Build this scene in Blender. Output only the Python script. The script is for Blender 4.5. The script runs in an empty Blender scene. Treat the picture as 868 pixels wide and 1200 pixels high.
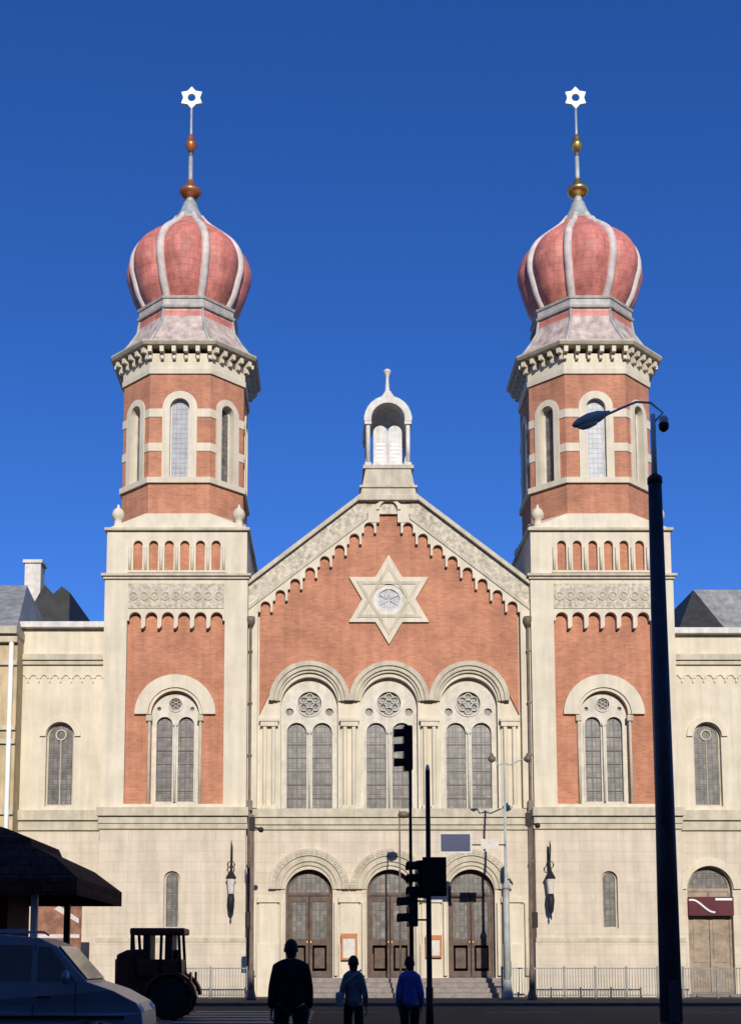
import bpy, bmesh, math, random
from math import sin, cos, pi, radians as R, sqrt, atan2
from mathutils import Vector, Matrix
from mathutils.geometry import tessellate_polygon
random.seed(7)
sc = bpy.context.scene
C = sc.collection
# ------------------------------------------------------------------ camera
PITCH = R(6.8); CX, CY, CZ = -2.57, -57.0, 1.55
F = 1500.0; PX, PY = 390.0, 1127.0-1500.0*math.tan(PITCH)
cam = bpy.data.cameras.new('camera'); co = bpy.data.objects.new('camera', cam); C.objects.link(co)
co.location = (CX, CY, CZ); co.rotation_euler = (R(90)+PITCH, 0, 0)
cam.sensor_fit = 'VERTICAL'; cam.sensor_height = 24; cam.lens = 24*F/1200
cam.shift_x = (434-PX)/1200; cam.shift_y = (PY-600)/1200
cam.clip_start = .1; cam.clip_end = 6000
sc.camera = co
# ------------------------------------------------------------------ light
ELEV, AZ = R(24), R(6)
w = bpy.data.worlds.new('World'); sc.world = w; w.use_nodes = True
nt = w.node_tree; bg = nt.nodes['Background']
sky = nt.nodes.new('ShaderNodeTexSky'); sky.sky_type = 'NISHITA'; sky.sun_disc = False
sky.sun_elevation = ELEV; sky.sun_rotation = pi-AZ
sky.altitude = 350; sky.air_density = 1.0; sky.dust_density = 0.25; sky.ozone_density = 4.5
hs = nt.nodes.new('ShaderNodeHueSaturation'); hs.inputs['Saturation'].default_value = 1.18
nt.links.new(sky.outputs[0], hs.inputs['Color']); tn = nt.nodes.new('ShaderNodeMix'); tn.data_type = 'RGBA'; tn.blend_type = 'MULTIPLY'; tn.inputs[0].default_value = 1
tn.inputs[7].default_value = (.57, .67, 1.05, 1)      # clear dry winter air
nt.links.new(hs.outputs[0], tn.inputs[6]); nt.links.new(tn.outputs[2], bg.inputs[0])
bg.inputs[1].default_value = 0.125
sl = bpy.data.lights.new('sun', 'SUN'); so = bpy.data.objects.new('sun', sl); C.objects.link(so)
S = Vector((sin(AZ)*cos(ELEV), -cos(AZ)*cos(ELEV), sin(ELEV)))
so.rotation_euler = S.to_track_quat('Z', 'Y').to_euler(); so.location = (0, -60, 60)
sl.energy = 4.45; sl.angle = R(.5); sl.color = (1, .945, .85)
vs = sc.view_settings; vs.view_transform = 'Standard'; vs.look = 'None'; vs.exposure = 0; vs.gamma = 1
sc.render.film_transparent = False

# photo pixel + depth plane -> metres
def P(px, py, Y):
    v = (PY-py)/F; u = (px-PX)/F
    t = (Y-CY)/(cos(PITCH)-v*sin(PITCH))
    return CX+u*t, CZ+(sin(PITCH)+v*cos(PITCH))*t
def ZZ(py, Y): return P(PX, py, Y)[1]
def XX(px, py, Y): return P(px, py, Y)[0]

# ------------------------------------------------------------------ materials
def mat(name, col, rough=.8, metal=0, var=.12, vscale=1.5, bump=.0, bscale=30, spec=.3, streak=0, dark=None, emit=None):
    m = bpy.data.materials.new(name); m.use_nodes = True; n = m.node_tree; b = n.nodes['Principled BSDF']
    b.inputs['Roughness'].default_value = rough; b.inputs['Metallic'].default_value = metal
    b.inputs['Specular IOR Level'].default_value = spec
    tc = n.nodes.new('ShaderNodeTexCoord')
    geo = n.nodes.new('ShaderNodeNewGeometry')
    no = n.nodes.new('ShaderNodeTexNoise'); no.inputs['Scale'].default_value = vscale; no.inputs['Detail'].default_value = 8
    no.inputs['Roughness'].default_value = .65
    n.links.new(geo.outputs['Position'], no.inputs['Vector'])
    ra = n.nodes.new('ShaderNodeValToRGB'); e = ra.color_ramp.elements
    d = dark or tuple(c*(1-2*var) for c in col)
    e[0].position = .3; e[0].color = (*d, 1); e[1].position = .62; e[1].color = (*[min(1, c*(1+var)) for c in col], 1)
    n.links.new(no.outputs['Fac'], ra.inputs[0]); out = ra.outputs[0]
    if streak:
        mp = n.nodes.new('ShaderNodeMapping'); mp.inputs['Scale'].default_value = (2.2, 2.2, .16)
        n.links.new(geo.outputs['Position'], mp.inputs[0])
        n2 = n.nodes.new('ShaderNodeTexNoise'); n2.inputs['Scale'].default_value = 1.6; n2.inputs['Detail'].default_value = 6
        n.links.new(mp.outputs[0], n2.inputs['Vector'])
        r2 = n.nodes.new('ShaderNodeValToRGB'); r2.color_ramp.elements[0].position = .38; r2.color_ramp.elements[1].position = .6
        r2.color_ramp.elements[0].color = (1-streak, 1-streak*1.0, 1-streak*1.05, 1); r2.color_ramp.elements[1].color = (1, 1, 1, 1)
        n.links.new(n2.outputs['Fac'], r2.inputs[0])
        mx = n.nodes.new('ShaderNodeMix'); mx.data_type = 'RGBA'; mx.blend_type = 'MULTIPLY'; mx.inputs[0].default_value = 1
        n.links.new(out, mx.inputs[6]); n.links.new(r2.outputs[0], mx.inputs[7]); out = mx.outputs[2]
    n.links.new(out, b.inputs['Base Color'])
    if bump:
        n3 = n.nodes.new('ShaderNodeTexNoise'); n3.inputs['Scale'].default_value = bscale; n3.inputs['Detail'].default_value = 4
        n.links.new(geo.outputs['Position'], n3.inputs['Vector'])
        bp = n.nodes.new('ShaderNodeBump'); bp.inputs['Strength'].default_value = bump; bp.inputs['Distance'].default_value = .02
        n.links.new(n3.outputs['Fac'], bp.inputs['Height']); n.links.new(bp.outputs[0], b.inputs['Normal'])
    if emit: b.inputs['Emission Color'].default_value = (*emit, 1); b.inputs['Emission Strength'].default_value = 1
    m['col_out'] = 1
    return m
def add_blocks(m, bw, bh, mortar, mcol, msize, bumpy=.4, mixf=1, offs=.5, c1=None, c2=None):
    """lay courses (brick texture) over a material's own mottling, in x/z of the wall"""
    n = m.node_tree; b = n.nodes['Principled BSDF']; old = b.inputs['Base Color'].links[0].from_socket
    geo = n.nodes.new('ShaderNodeNewGeometry'); sp = n.nodes.new('ShaderNodeSeparateXYZ'); n.links.new(geo.outputs['Position'], sp.inputs[0])
    mu = n.nodes.new('ShaderNodeMath'); mu.operation = 'MULTIPLY_ADD'; mu.inputs[1].default_value = .43
    n.links.new(sp.outputs[1], mu.inputs[0]); n.links.new(sp.outputs[0], mu.inputs[2])
    cb = n.nodes.new('ShaderNodeCombineXYZ'); n.links.new(mu.outputs[0], cb.inputs[0]); n.links.new(sp.outputs[2], cb.inputs[1])
    br = n.nodes.new('ShaderNodeTexBrick'); n.links.new(cb.outputs[0], br.inputs['Vector'])
    br.inputs['Scale'].default_value = 1; br.inputs['Brick Width'].default_value = bw; br.inputs['Row Height'].default_value = bh
    br.inputs['Mortar Size'].default_value = msize; br.inputs['Mortar Smooth'].default_value = .2; br.inputs['Bias'].default_value = 0
    br.offset = offs
    br.inputs['Color1'].default_value = (*(c1 or (1, 1, 1)), 1); br.inputs['Color2'].default_value = (*(c2 or (.85, .85, .85)), 1)
    br.inputs['Mortar'].default_value = (*mcol, 1)
    mx = n.nodes.new('ShaderNodeMix'); mx.data_type = 'RGBA'; mx.blend_type = 'MULTIPLY'; mx.inputs[0].default_value = mixf
    n.links.new(old, mx.inputs[6]); n.links.new(br.outputs['Color'], mx.inputs[7]); n.links.new(mx.outputs[2], b.inputs['Base Color'])
    bp = n.nodes.new('ShaderNodeBump'); bp.inputs['Strength'].default_value = bumpy; bp.inputs['Distance'].default_value = .015; bp.invert = True
    n.links.new(br.outputs['Fac'], bp.inputs['Height']); n.links.new(bp.outputs[0], b.inputs['Normal'])
    return m
M = {}
M['cream'] = mat('cream_render', (.665, .585, .44), .85, var=.06, vscale=.9, bump=.25, bscale=25, streak=.11)
M['ashlar'] = add_blocks(mat('cream_ashlar', (.63, .535, .415), .85, var=.06, vscale=.8, bump=0, streak=.13), 1.3, .46, .02, (.90, .88, .85), .02, .3, c2=(.97, .97, .96))
M['stone'] = mat('grey_stone', (.54, .475, .355), .85, var=.09, vscale=2.2, bump=.3, bscale=22, streak=.15)
M['carved'] = mat('carved_stone', (.54, .475, .36), .9, var=.24, vscale=5.5, bump=.7, bscale=9, streak=.1)
M['white_stone'] = mat('white_stone', (.66, .62, .55), .7, var=.1, vscale=3, bump=.2, streak=.15)
M['brick'] = add_blocks(mat('red_brick', (.49, .215, .125), .9, var=.12, vscale=.7, streak=.12), .27, .085, .01, (1.1, 1.2, 1.25), .008, .3, c1=(1.08, 1.07, 1.04), c2=(.84, .82, .83))
M['glass'] = add_blocks(mat('leaded_glass', (.19, .165, .135), .35, var=.25, vscale=2.5, spec=.5), .21, .24, .01, (.45, .45, .45), .018, .2, offs=0, c2=(.55, .60, .70))
M['pale_glass'] = add_blocks(mat('pale_wired_glass', (.25, .26, .28), .4, var=.2, vscale=2.5, spec=.5), .21, .24, .01, (.6, .6, .62), .018, .2, offs=0)
M['dome'] = add_blocks(mat('dome_scales_red', (.64, .22, .17), .55, var=.15, vscale=1.4, bump=.0, spec=.35, streak=.25), .42, .30, .02, (.84, .80, .80), .018, .5, c2=(.90, .88, .88))
M['rib'] = mat('weathered_zinc_pink', (.62, .53, .48), .6, var=.1, vscale=3, streak=.15, metal=.0)
M['zinc'] = mat('weathered_zinc', (.40, .42, .40), .5, var=.12, vscale=2.5, metal=.15, streak=.2)
M['tracery'] = mat('tracery_stone', (.63, .575, .47), .8, var=.08, vscale=3, bump=.2, streak=.12)
M['zincpink'] = mat('weathered_zinc_warm', (.44, .40, .36), .55, var=.12, vscale=2.5, streak=.2)
M['skirt'] = mat('skirt_shingles', (.54, .43, .37), .6, var=.2, vscale=1.8, streak=.25)
M['gold'] = mat('gilding', (.75, .46, .14), .28, metal=.9, var=.1)
M['copperred'] = mat('red_copper', (.50, .17, .08), .35, metal=.6, var=.2)
M['bright'] = mat('white_gilding', (.85, .82, .72), .35, metal=.0, var=.03)
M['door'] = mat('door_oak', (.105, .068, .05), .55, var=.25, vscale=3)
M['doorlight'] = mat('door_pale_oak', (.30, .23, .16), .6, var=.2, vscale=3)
M['step'] = mat('granite_steps', (.26, .22, .19), .85, var=.15, vscale=4)
M['iron'] = mat('black_iron', (.022, .02, .02), .5, spec=.15, var=.2)
M['pipe'] = mat('brown_pipe', (.16, .12, .09), .5, var=.2)
M['railing'] = mat('grey_railing', (.24, .24, .22), .5, var=.15)
M['postgrey'] = mat('grey_green_post', (.36, .37, .33), .55, var=.15)
M['lamppost'] = mat('navy_lamp_post', (.05, .048, .062), .45, var=.25, vscale=2)
M['lampgrey'] = mat('pale_galvanised', (.80, .78, .72), .4, metal=.0, var=.1)
M['lamphead'] = mat('lamp_head', (.60, .60, .55), .4, var=.1)
M['blackplastic'] = mat('signal_black', (.015, .015, .015), .5, spec=.12, var=.2)
M['lens'] = mat('signal_lens', (.05, .05, .04), .2, var=.1, spec=.6)
M['blue'] = mat('sign_blue', (.025, .035, .085), .4, var=.1)
M['white'] = mat('white_paint', (.78, .78, .78), .5, var=.04)
M['asphalt'] = mat('asphalt', (.030, .028, .026), .9, var=.2, vscale=.6, bump=.5, bscale=60)
M['paving'] = add_blocks(mat('paving', (.10, .092, .085), .9, var=.15, vscale=.8), .6, .6, .01, (.6, .6, .6), .02, .2)
M['kerb'] = mat('kerbstone', (.09, .085, .08), .9, var=.15, vscale=3)
M['ground'] = mat('ground', (.10, .10, .095), .95, var=.2, vscale=.1)
M['paint'] = mat('road_paint', (.30, .29, .27), .8, var=.22, vscale=5)
M['roof'] = mat('grey_tin_roof', (.30, .30, .29), .5, var=.15, vscale=1.2, streak=.25)
M['darkroof'] = mat('dark_slate', (.035, .035, .035), .7, var=.2)
M['yellow'] = mat('yellow_plaster', (.56, .44, .26), .9, var=.1, vscale=1.3, streak=.2)
M['opp'] = mat('opposite_plaster', (.35, .31, .26), .9, var=.1)
M['maroon'] = mat('maroon_awning', (.10, .025, .03), .8, var=.15)
M['van'] = mat('van_paint', (.19, .245, .31), .3, var=.05, spec=.6, metal=.3)
M['carglass'] = mat('car_glass', (.08, .095, .11), .08, var=.05, spec=.7)
M['tyre'] = mat('tyre', (.018, .018, .018), .85, spec=.12, var=.1)
M['rim'] = mat('rim', (.35, .35, .36), .35, metal=.6, var=.05)
M['tractor'] = mat('tractor_red_brown', (.10, .025, .018), .45, var=.15)
M['shingle'] = add_blocks(mat('kiosk_shingle', (.085, .036, .028), .9, spec=.1, var=.25, vscale=3), .3, .2, .01, (.4, .4, .4), .015, .5)
M['wood'] = mat('orange_wood', (.42, .18, .08), .7, var=.2, vscale=3)
M['brownboard'] = mat('printed_board', (.26, .12, .07), .7, var=.3, vscale=2.5)
M['skin'] = mat('skin', (.50, .30, .22), .6, var=.03)
M['hair'] = mat('dark_hair', (.02, .015, .012), .7, var=.2)
M['coat'] = mat('black_coat', (.014, .014, .018), .85, spec=.12, var=.2)
M['trouser'] = mat('dark_trousers', (.015, .016, .022), .85, spec=.12, var=.2)
M['jacket2'] = mat('grey_green_jacket', (.10, .135, .15), .8, var=.25, vscale=6)
M['jacket3'] = mat('blue_jacket', (.06, .10, .38), .7, var=.15, vscale=6)
M['shoe'] = mat('shoe', (.012, .012, .012), .5, var=.1)
M['bag'] = mat('bag', (.26, .28, .28), .7, var=.2)
M['redlamp'] = mat('red_lens', (.35, .02, .02), .25, var=.05)
M['poster'] = mat('poster_paper', (.60, .55, .48), .7, var=.1, vscale=6)
M['orangeframe'] = mat('orange_frame', (.45, .17, .06), .6, var=.1)

# ------------------------------------------------------------------ mesh builder
class MB:
    def __init__(s, mtx=None): s.v = []; s.f = []; s.mi = []; s.M = mtx or Matrix.Identity(4); s.cur = 0; s.smooth = []
    def add(s, vs, fs, sm=False):
        o = len(s.v); s.v += [tuple(s.M @ Vector(v)) for v in vs]
        for f in fs: s.f.append([i+o for i in f]); s.mi.append(s.cur); s.smooth.append(sm)
    def box(s, x0, x1, y0, y1, z0, z1):
        s.add([(x0,y0,z0),(x1,y0,z0),(x1,y1,z0),(x0,y1,z0),(x0,y0,z1),(x1,y0,z1),(x1,y1,z1),(x0,y1,z1)],
              [(3,2,1,0),(4,5,6,7),(0,1,5,4),(1,2,6,5),(2,3,7,6),(3,0,4,7)]); return s
    def plate(s, outer, holes, y0, y1):
        """polygon with holes in x/z, front face at y0, back at y1"""
        loops = [outer]+list(holes)
        tris = tessellate_polygon([[Vector((a, b, 0)) for a, b in l] for l in loops])
        flat = [p for l in loops for p in l]; n = len(flat)
        vs = [(a, y0, b) for a, b in flat]+[(a, y1, b) for a, b in flat]
        fs = []
        for t in tris:
            a, b, c = [flat[i] for i in t]
            ar = (b[0]-a[0])*(c[1]-a[1])-(b[1]-a[1])*(c[0]-a[0])
            if abs(ar) < 1e-9: continue
            t = tuple(t) if ar > 0 else tuple(t)[::-1]
            fs.append(t); fs.append(tuple(i+n for i in t[::-1]))
        o = 0
        for k, l in enumerate(loops):
            m = len(l); area = sum(l[i][0]*l[(i+1)%m][1]-l[(i+1)%m][0]*l[i][1] for i in range(m))
            flip = (area < 0) != (k > 0)
            for i in range(m):
                j = (i+1) % m; q = (o+i, o+i+n, o+j+n, o+j)
                fs.append(q[::-1] if flip is False and False else (q if flip else q[::-1]))
            o += m
        s.add(vs, fs); return s
    def frustum(s, p0, z0, p1, z1, caps=True, sm=False):
        n = len(p0); vs = [(a, b, z0) for a, b in p0]+[(a, b, z1) for a, b in p1]
        fs = [(i, (i+1)%n, (i+1)%n+n, i+n) for i in range(n)]
        if caps: fs += [tuple(range(n))[::-1], tuple(range(n, 2*n))]
        s.add(vs, fs, sm); return s
    def lathe(s, prof, cx=0, cy=0, n=20, sm=True, fn=None):
        vs = []; fs = []
        for r, z in prof:
            for k in range(n):
                a = 2*pi*k/n; rr = r*(fn(a) if fn else 1); vs.append((cx+rr*cos(a), cy+rr*sin(a), z))
        for i in range(len(prof)-1):
            for k in range(n): fs.append((i*n+k, i*n+(k+1)%n, (i+1)*n+(k+1)%n, (i+1)*n+k))
        fs.append(tuple(range(n))[::-1]); fs.append(tuple(range((len(prof)-1)*n, len(prof)*n)))
        s.add(vs, fs, sm); return s
    def tube(s, pts, r, n=10, sm=True):
        pts = [Vector(p) for p in pts]; rs = r if isinstance(r, (list, tuple)) else [r]*len(pts)
        vs = []; fs = []; ref = Vector((.13, .21, .97))
        for i, p in enumerate(pts):
            t = (pts[min(i+1, len(pts)-1)]-pts[max(i-1, 0)]).normalized()
            if abs(t.dot(ref)) > .9: ref2 = Vector((1, .1, 0))
            else: ref2 = ref
            u = t.cross(ref2).normalized() if i == 0 else (u-t*u.dot(t)).normalized()
            v = t.cross(u)
            for k in range(n):
                a = 2*pi*k/n; vs.append(tuple(p+(u*cos(a)+v*sin(a))*rs[i]))
        for i in range(len(pts)-1):
            for k in range(n): fs.append((i*n+k, i*n+(k+1)%n, (i+1)*n+(k+1)%n, (i+1)*n+k))
        fs.append(tuple(range(n))[::-1]); fs.append(tuple(range((len(pts)-1)*n, len(pts)*n)))
        s.add(vs, fs, sm); return s
    def sphere(s, c, r, n=14, sc=(1, 1, 1)):
        vs = []; fs = []; m = n//2
        for i in range(m+1):
            t = pi*i/m
            for k in range(n):
                a = 2*pi*k/n; vs.append((c[0]+r*sc[0]*sin(t)*cos(a), c[1]+r*sc[1]*sin(t)*sin(a), c[2]-r*sc[2]*cos(t)))
        for i in range(m):
            for k in range(n): fs.append((i*n+k, i*n+(k+1)%n, (i+1)*n+(k+1)%n, (i+1)*n+k))
        s.add(vs, fs, True); return s
    def ring(s, cx, cz, ri, ro, y0, y1, a0=0, a1=pi, n=24):
        out = [(cx+ro*cos(a0+(a1-a0)*i/n), cz+ro*sin(a0+(a1-a0)*i/n)) for i in range(n+1)]
        inn = [(cx+ri*cos(a0+(a1-a0)*i/n), cz+ri*sin(a0+(a1-a0)*i/n)) for i in range(n+1)]
        vs = []; fs = []
        for (a, b), (c, d) in zip(out, inn): vs += [(a, y0, b), (c, y0, d), (a, y1, b), (c, y1, d)]
        for i in range(n):
            p, q = 4*i, 4*i+4
            fs += [(p, q, q+1, p+1)[::-1], (p+2, p+3, q+3, q+2)[::-1], (p, p+2, q+2, q)[::-1], (p+1, q+1, q+3, p+3)[::-1]]
        fs += [(0, 1, 3, 2), (4*n, 4*n+2, 4*n+3, 4*n+1)]
        s.add(vs, fs); return s
    def build(s, name, m, parent=None, bevel=0, loc=None):
        me = bpy.data.meshes.new(name); me.from_pydata(s.v, [], s.f)
        for q in (m if isinstance(m, list) else [m]): me.materials.append(q)
        for p, i, f in zip(me.polygons, s.mi, s.smooth): p.material_index = i; p.use_smooth = f
        bm = bmesh.new(); bm.from_mesh(me); bmesh.ops.recalc_face_normals(bm, faces=bm.faces); bm.to_mesh(me); bm.free()
        o = bpy.data.objects.new(name, me); C.objects.link(o)
        if bevel:
            b = o.modifiers.new('bevel', 'BEVEL'); b.width = bevel; b.segments = 2; b.limit_method = 'ANGLE'
        if parent: o.parent = parent; o.matrix_parent_inverse = Matrix.Translation(parent_loc(parent)).inverted()
        return o
def parent_loc(p):
    v = Vector((0, 0, 0))
    while p: v = v+p.location; p = p.parent if p.parent and p.type != 'MESH' else None
    return v
def thing(name, label, cat, loc=(0, 0, 0), group=None):
    o = bpy.data.objects.new(name, None); C.objects.link(o); o.location = loc
    o['label'] = label; o['category'] = cat; o.empty_display_size = .3
    if group: o['group'] = group
    return o
def tag(o, label, cat, group=None):
    o['label'] = label; o['category'] = cat
    if group: o['group'] = group
    return o
def structure(o): o['kind'] = 'structure'; return o
def arch(cx, zb, zs, r, n=16, w=None):
    """outline of a round-headed opening, counter-clockwise from bottom left"""
    w = w or r
    return [(cx-w, zb), (cx+w, zb)]+[(cx+w*cos(a), zs+r*sin(a)) for a in [pi*i/n for i in range(n+1)]]
def circ(cx, cz, r, n=20, a0=0): return [(cx+r*cos(a0+2*pi*i/n), cz+r*sin(a0+2*pi*i/n)) for i in range(n)]
def rect(x0, x1, z0, z1): return [(x0, z0), (x1, z0), (x1, z1), (x0, z1)]
def star_poly(cx, cz, r, ri=None, a0=pi/2):
    ri = ri or r/sqrt(3)
    return [(cx+(r if i % 2 == 0 else ri)*cos(a0+pi*i/6), cz+(r if i % 2 == 0 else ri)*sin(a0+pi*i/6)) for i in range(12)]

# ------------------------------------------------------------------ ground
RZ = -.12
structure(MB().box(-900, 900, -900, 2500, -.5, RZ-.03).build('ground', M['ground']))
structure(MB().box(-200, 200, -37.5, -8.0, RZ-.02, RZ).build('road', M['asphalt']))
structure(MB().box(-200, 200, -90, -37.65, -.3, 0).build('pavement', M['paving']))
structure(MB().box(-200, 200, -7.85, 30, -.3, 0).build('pavement', M['paving']))
k = MB()
for i in range(-60, 60):
    for y0 in (-37.65, -8.0): k.box(i*1.0+.006, i*1.0+.994, y0, y0+.15, -.3, .004)
structure(k.build('kerb', M['kerb'], bevel=.015))
k = MB().box(-14, -6.9, -31, -22.2, -.3, .0); k.box(-1.9, 4.5, -30.6, -25.8, -.3, 0)
structure(k.build('traffic_island', M['paving'], bevel=.03))
k = MB()
for i in range(13): k.box(-7.2, -3.2, -36.6+i*1.9, -36.6+i*1.9+.9, RZ+.0, RZ+.004)
for i in range(14): k.box(-40+i*6+.5, -40+i*6+3.0, -14.1, -13.95, RZ+.0, RZ+.004)
k.box(5, 9.0, -36.6, -36.1, RZ, RZ+.004)
structure(k.build('road_marking', M['paint']))

# ------------------------------------------------------------------ the synagogue
syn = thing('synagogue', 'large red brick and cream stone synagogue with two onion domed towers', 'synagogue', (0, 0, 0))
TX, HW = 9.73, 3.27             # tower axis and half width
CYP = 0.55                      # plane of the centre bay wall
Z = lambda py, Y=0.0: ZZ(py, Y)
zb1, zb0 = Z(947), Z(971)       # belt cornice
zpl = Z(1101)

def plinth_and_belts():
    # string courses run over towers and centre
    for s in (-1, 1):
        x0, x1 = s*TX-HW-.06, s*TX+HW+.06
        b = MB()
        b.box(x0-.06, x1+.06, -.30, .5, zb0+.55, zb1+.02); b.box(x0, x1, -.16, .5, zb0+.22, zb0+.547); b.box(x0-.02, x1+.02, -.10, .5, zb0-.02, zb0+.217)
        b.build('belt_cornice', M['stone'], syn, bevel=.02)
        MB().box(x0, x1, -.12, .5, zpl-.12, zpl+.08).build('plinth_course', M['stone'], syn, bevel=.02)
        # lit attic of the plinth
        MB().box(x0-.02, x1+.02, -.09, .5, -.05, zpl-.122).build('plinth', M['ashlar'], syn)
    b = MB(); xc = TX-HW-.07
    b.box(-xc, xc, CYP-.28, CYP+.3, zb0+.55, zb1+.02); b.box(-xc, xc, CYP-.18, CYP+.3, zb0+.22, zb0+.547); b.box(-xc, xc, CYP-.1, CYP+.3, zb0, zb0+.217)
    b.build('belt_cornice', M['stone'], syn, bevel=.02)

def window_double(cx, zb, zs, r, Y, depth, lw, lz, mull, rose, glass, parent=syn, smalls=True, sill=True):
    """twin lancets under a round light, set back in the wall. parts: pane, tracery"""
    yt = Y+depth
    holes = []
    for s in (-1, 1): holes.append(arch(cx+s*(mull/2+lw), zb+.12, lz, lw, 10))
    rc = rose; holes.append(circ(cx, rc[0], rc[1], 20))
    if smalls:
        for s in (-1, 1):
            holes.append(circ(cx+s*r*.70, rc[0]-rc[1]*.72, rc[1]*.34, 8))
    outer = arch(cx, zb, zs, r-.004, 24)
    root = MB().plate(outer, holes, yt, yt+.16).build('arched_window', M['tracery'], parent)
    MB().plate(arch(cx, zb+.02, zs, r-.02, 20), [], yt+.12, yt+.15).build('pane', glass, root)
    t = MB()
    # cusped mouldings, colonnettes and hood lines of the tracery
    t.ring(cx, rc[0], rc[1]-.005, rc[1]+.07, yt-.05, yt-.001, 0, 2*pi, 24)
    for q in range(6):
        a = q*pi/3+pi/6
        t.box(-.001, .001, 0, 0, 0, 0) if False else None
        t.ring(cx+rc[1]*.58*cos(a), rc[0]+rc[1]*.58*sin(a), rc[1]*.26, rc[1]*.33, yt+.02, yt+.06, 0, 2*pi, 10)
    for s in (-1, 1):
        x = cx+s*(mull/2+lw)
        t.ring(x, lz, lw-.005, lw+.06, yt-.045, yt-.001, 0, pi, 12)
        t.box(x+s*lw, x+s*(lw+.06), yt-.045, yt-.001, zb+.12, lz) if s > 0 else t.box(x-lw-.06, x-lw, yt-.045, yt-.001, zb+.12, lz)
    t.tube([(cx, yt-.06, zb+.1), (cx, yt-.06, lz-.05)], .055, 8)
    t.box(cx-.1, cx+.1, yt-.12, yt-.0, lz-.05, lz+.08)
    t.build('tracery', M['tracery'], root)
    bars = MB()
    for s in (-1, 1):
        x = cx+s*(mull/2+lw)
        zz = zb+.6
        while zz < lz: bars.box(x-lw, x+lw, yt+.085, yt+.11, zz, zz+.03); zz += .62
        bars.box(x-.012, x+.012, yt+.09, yt+.108, zb+.12, lz+lw*.9)
    bars.build('glazing_bar', M['pipe'], root)
    if sill: MB().box(cx-r-.12, cx+r+.12, Y-.1, yt+.1, zb-.12, zb-.003).build('sill', M['stone'], root, bevel=.02)
    return root

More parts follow.
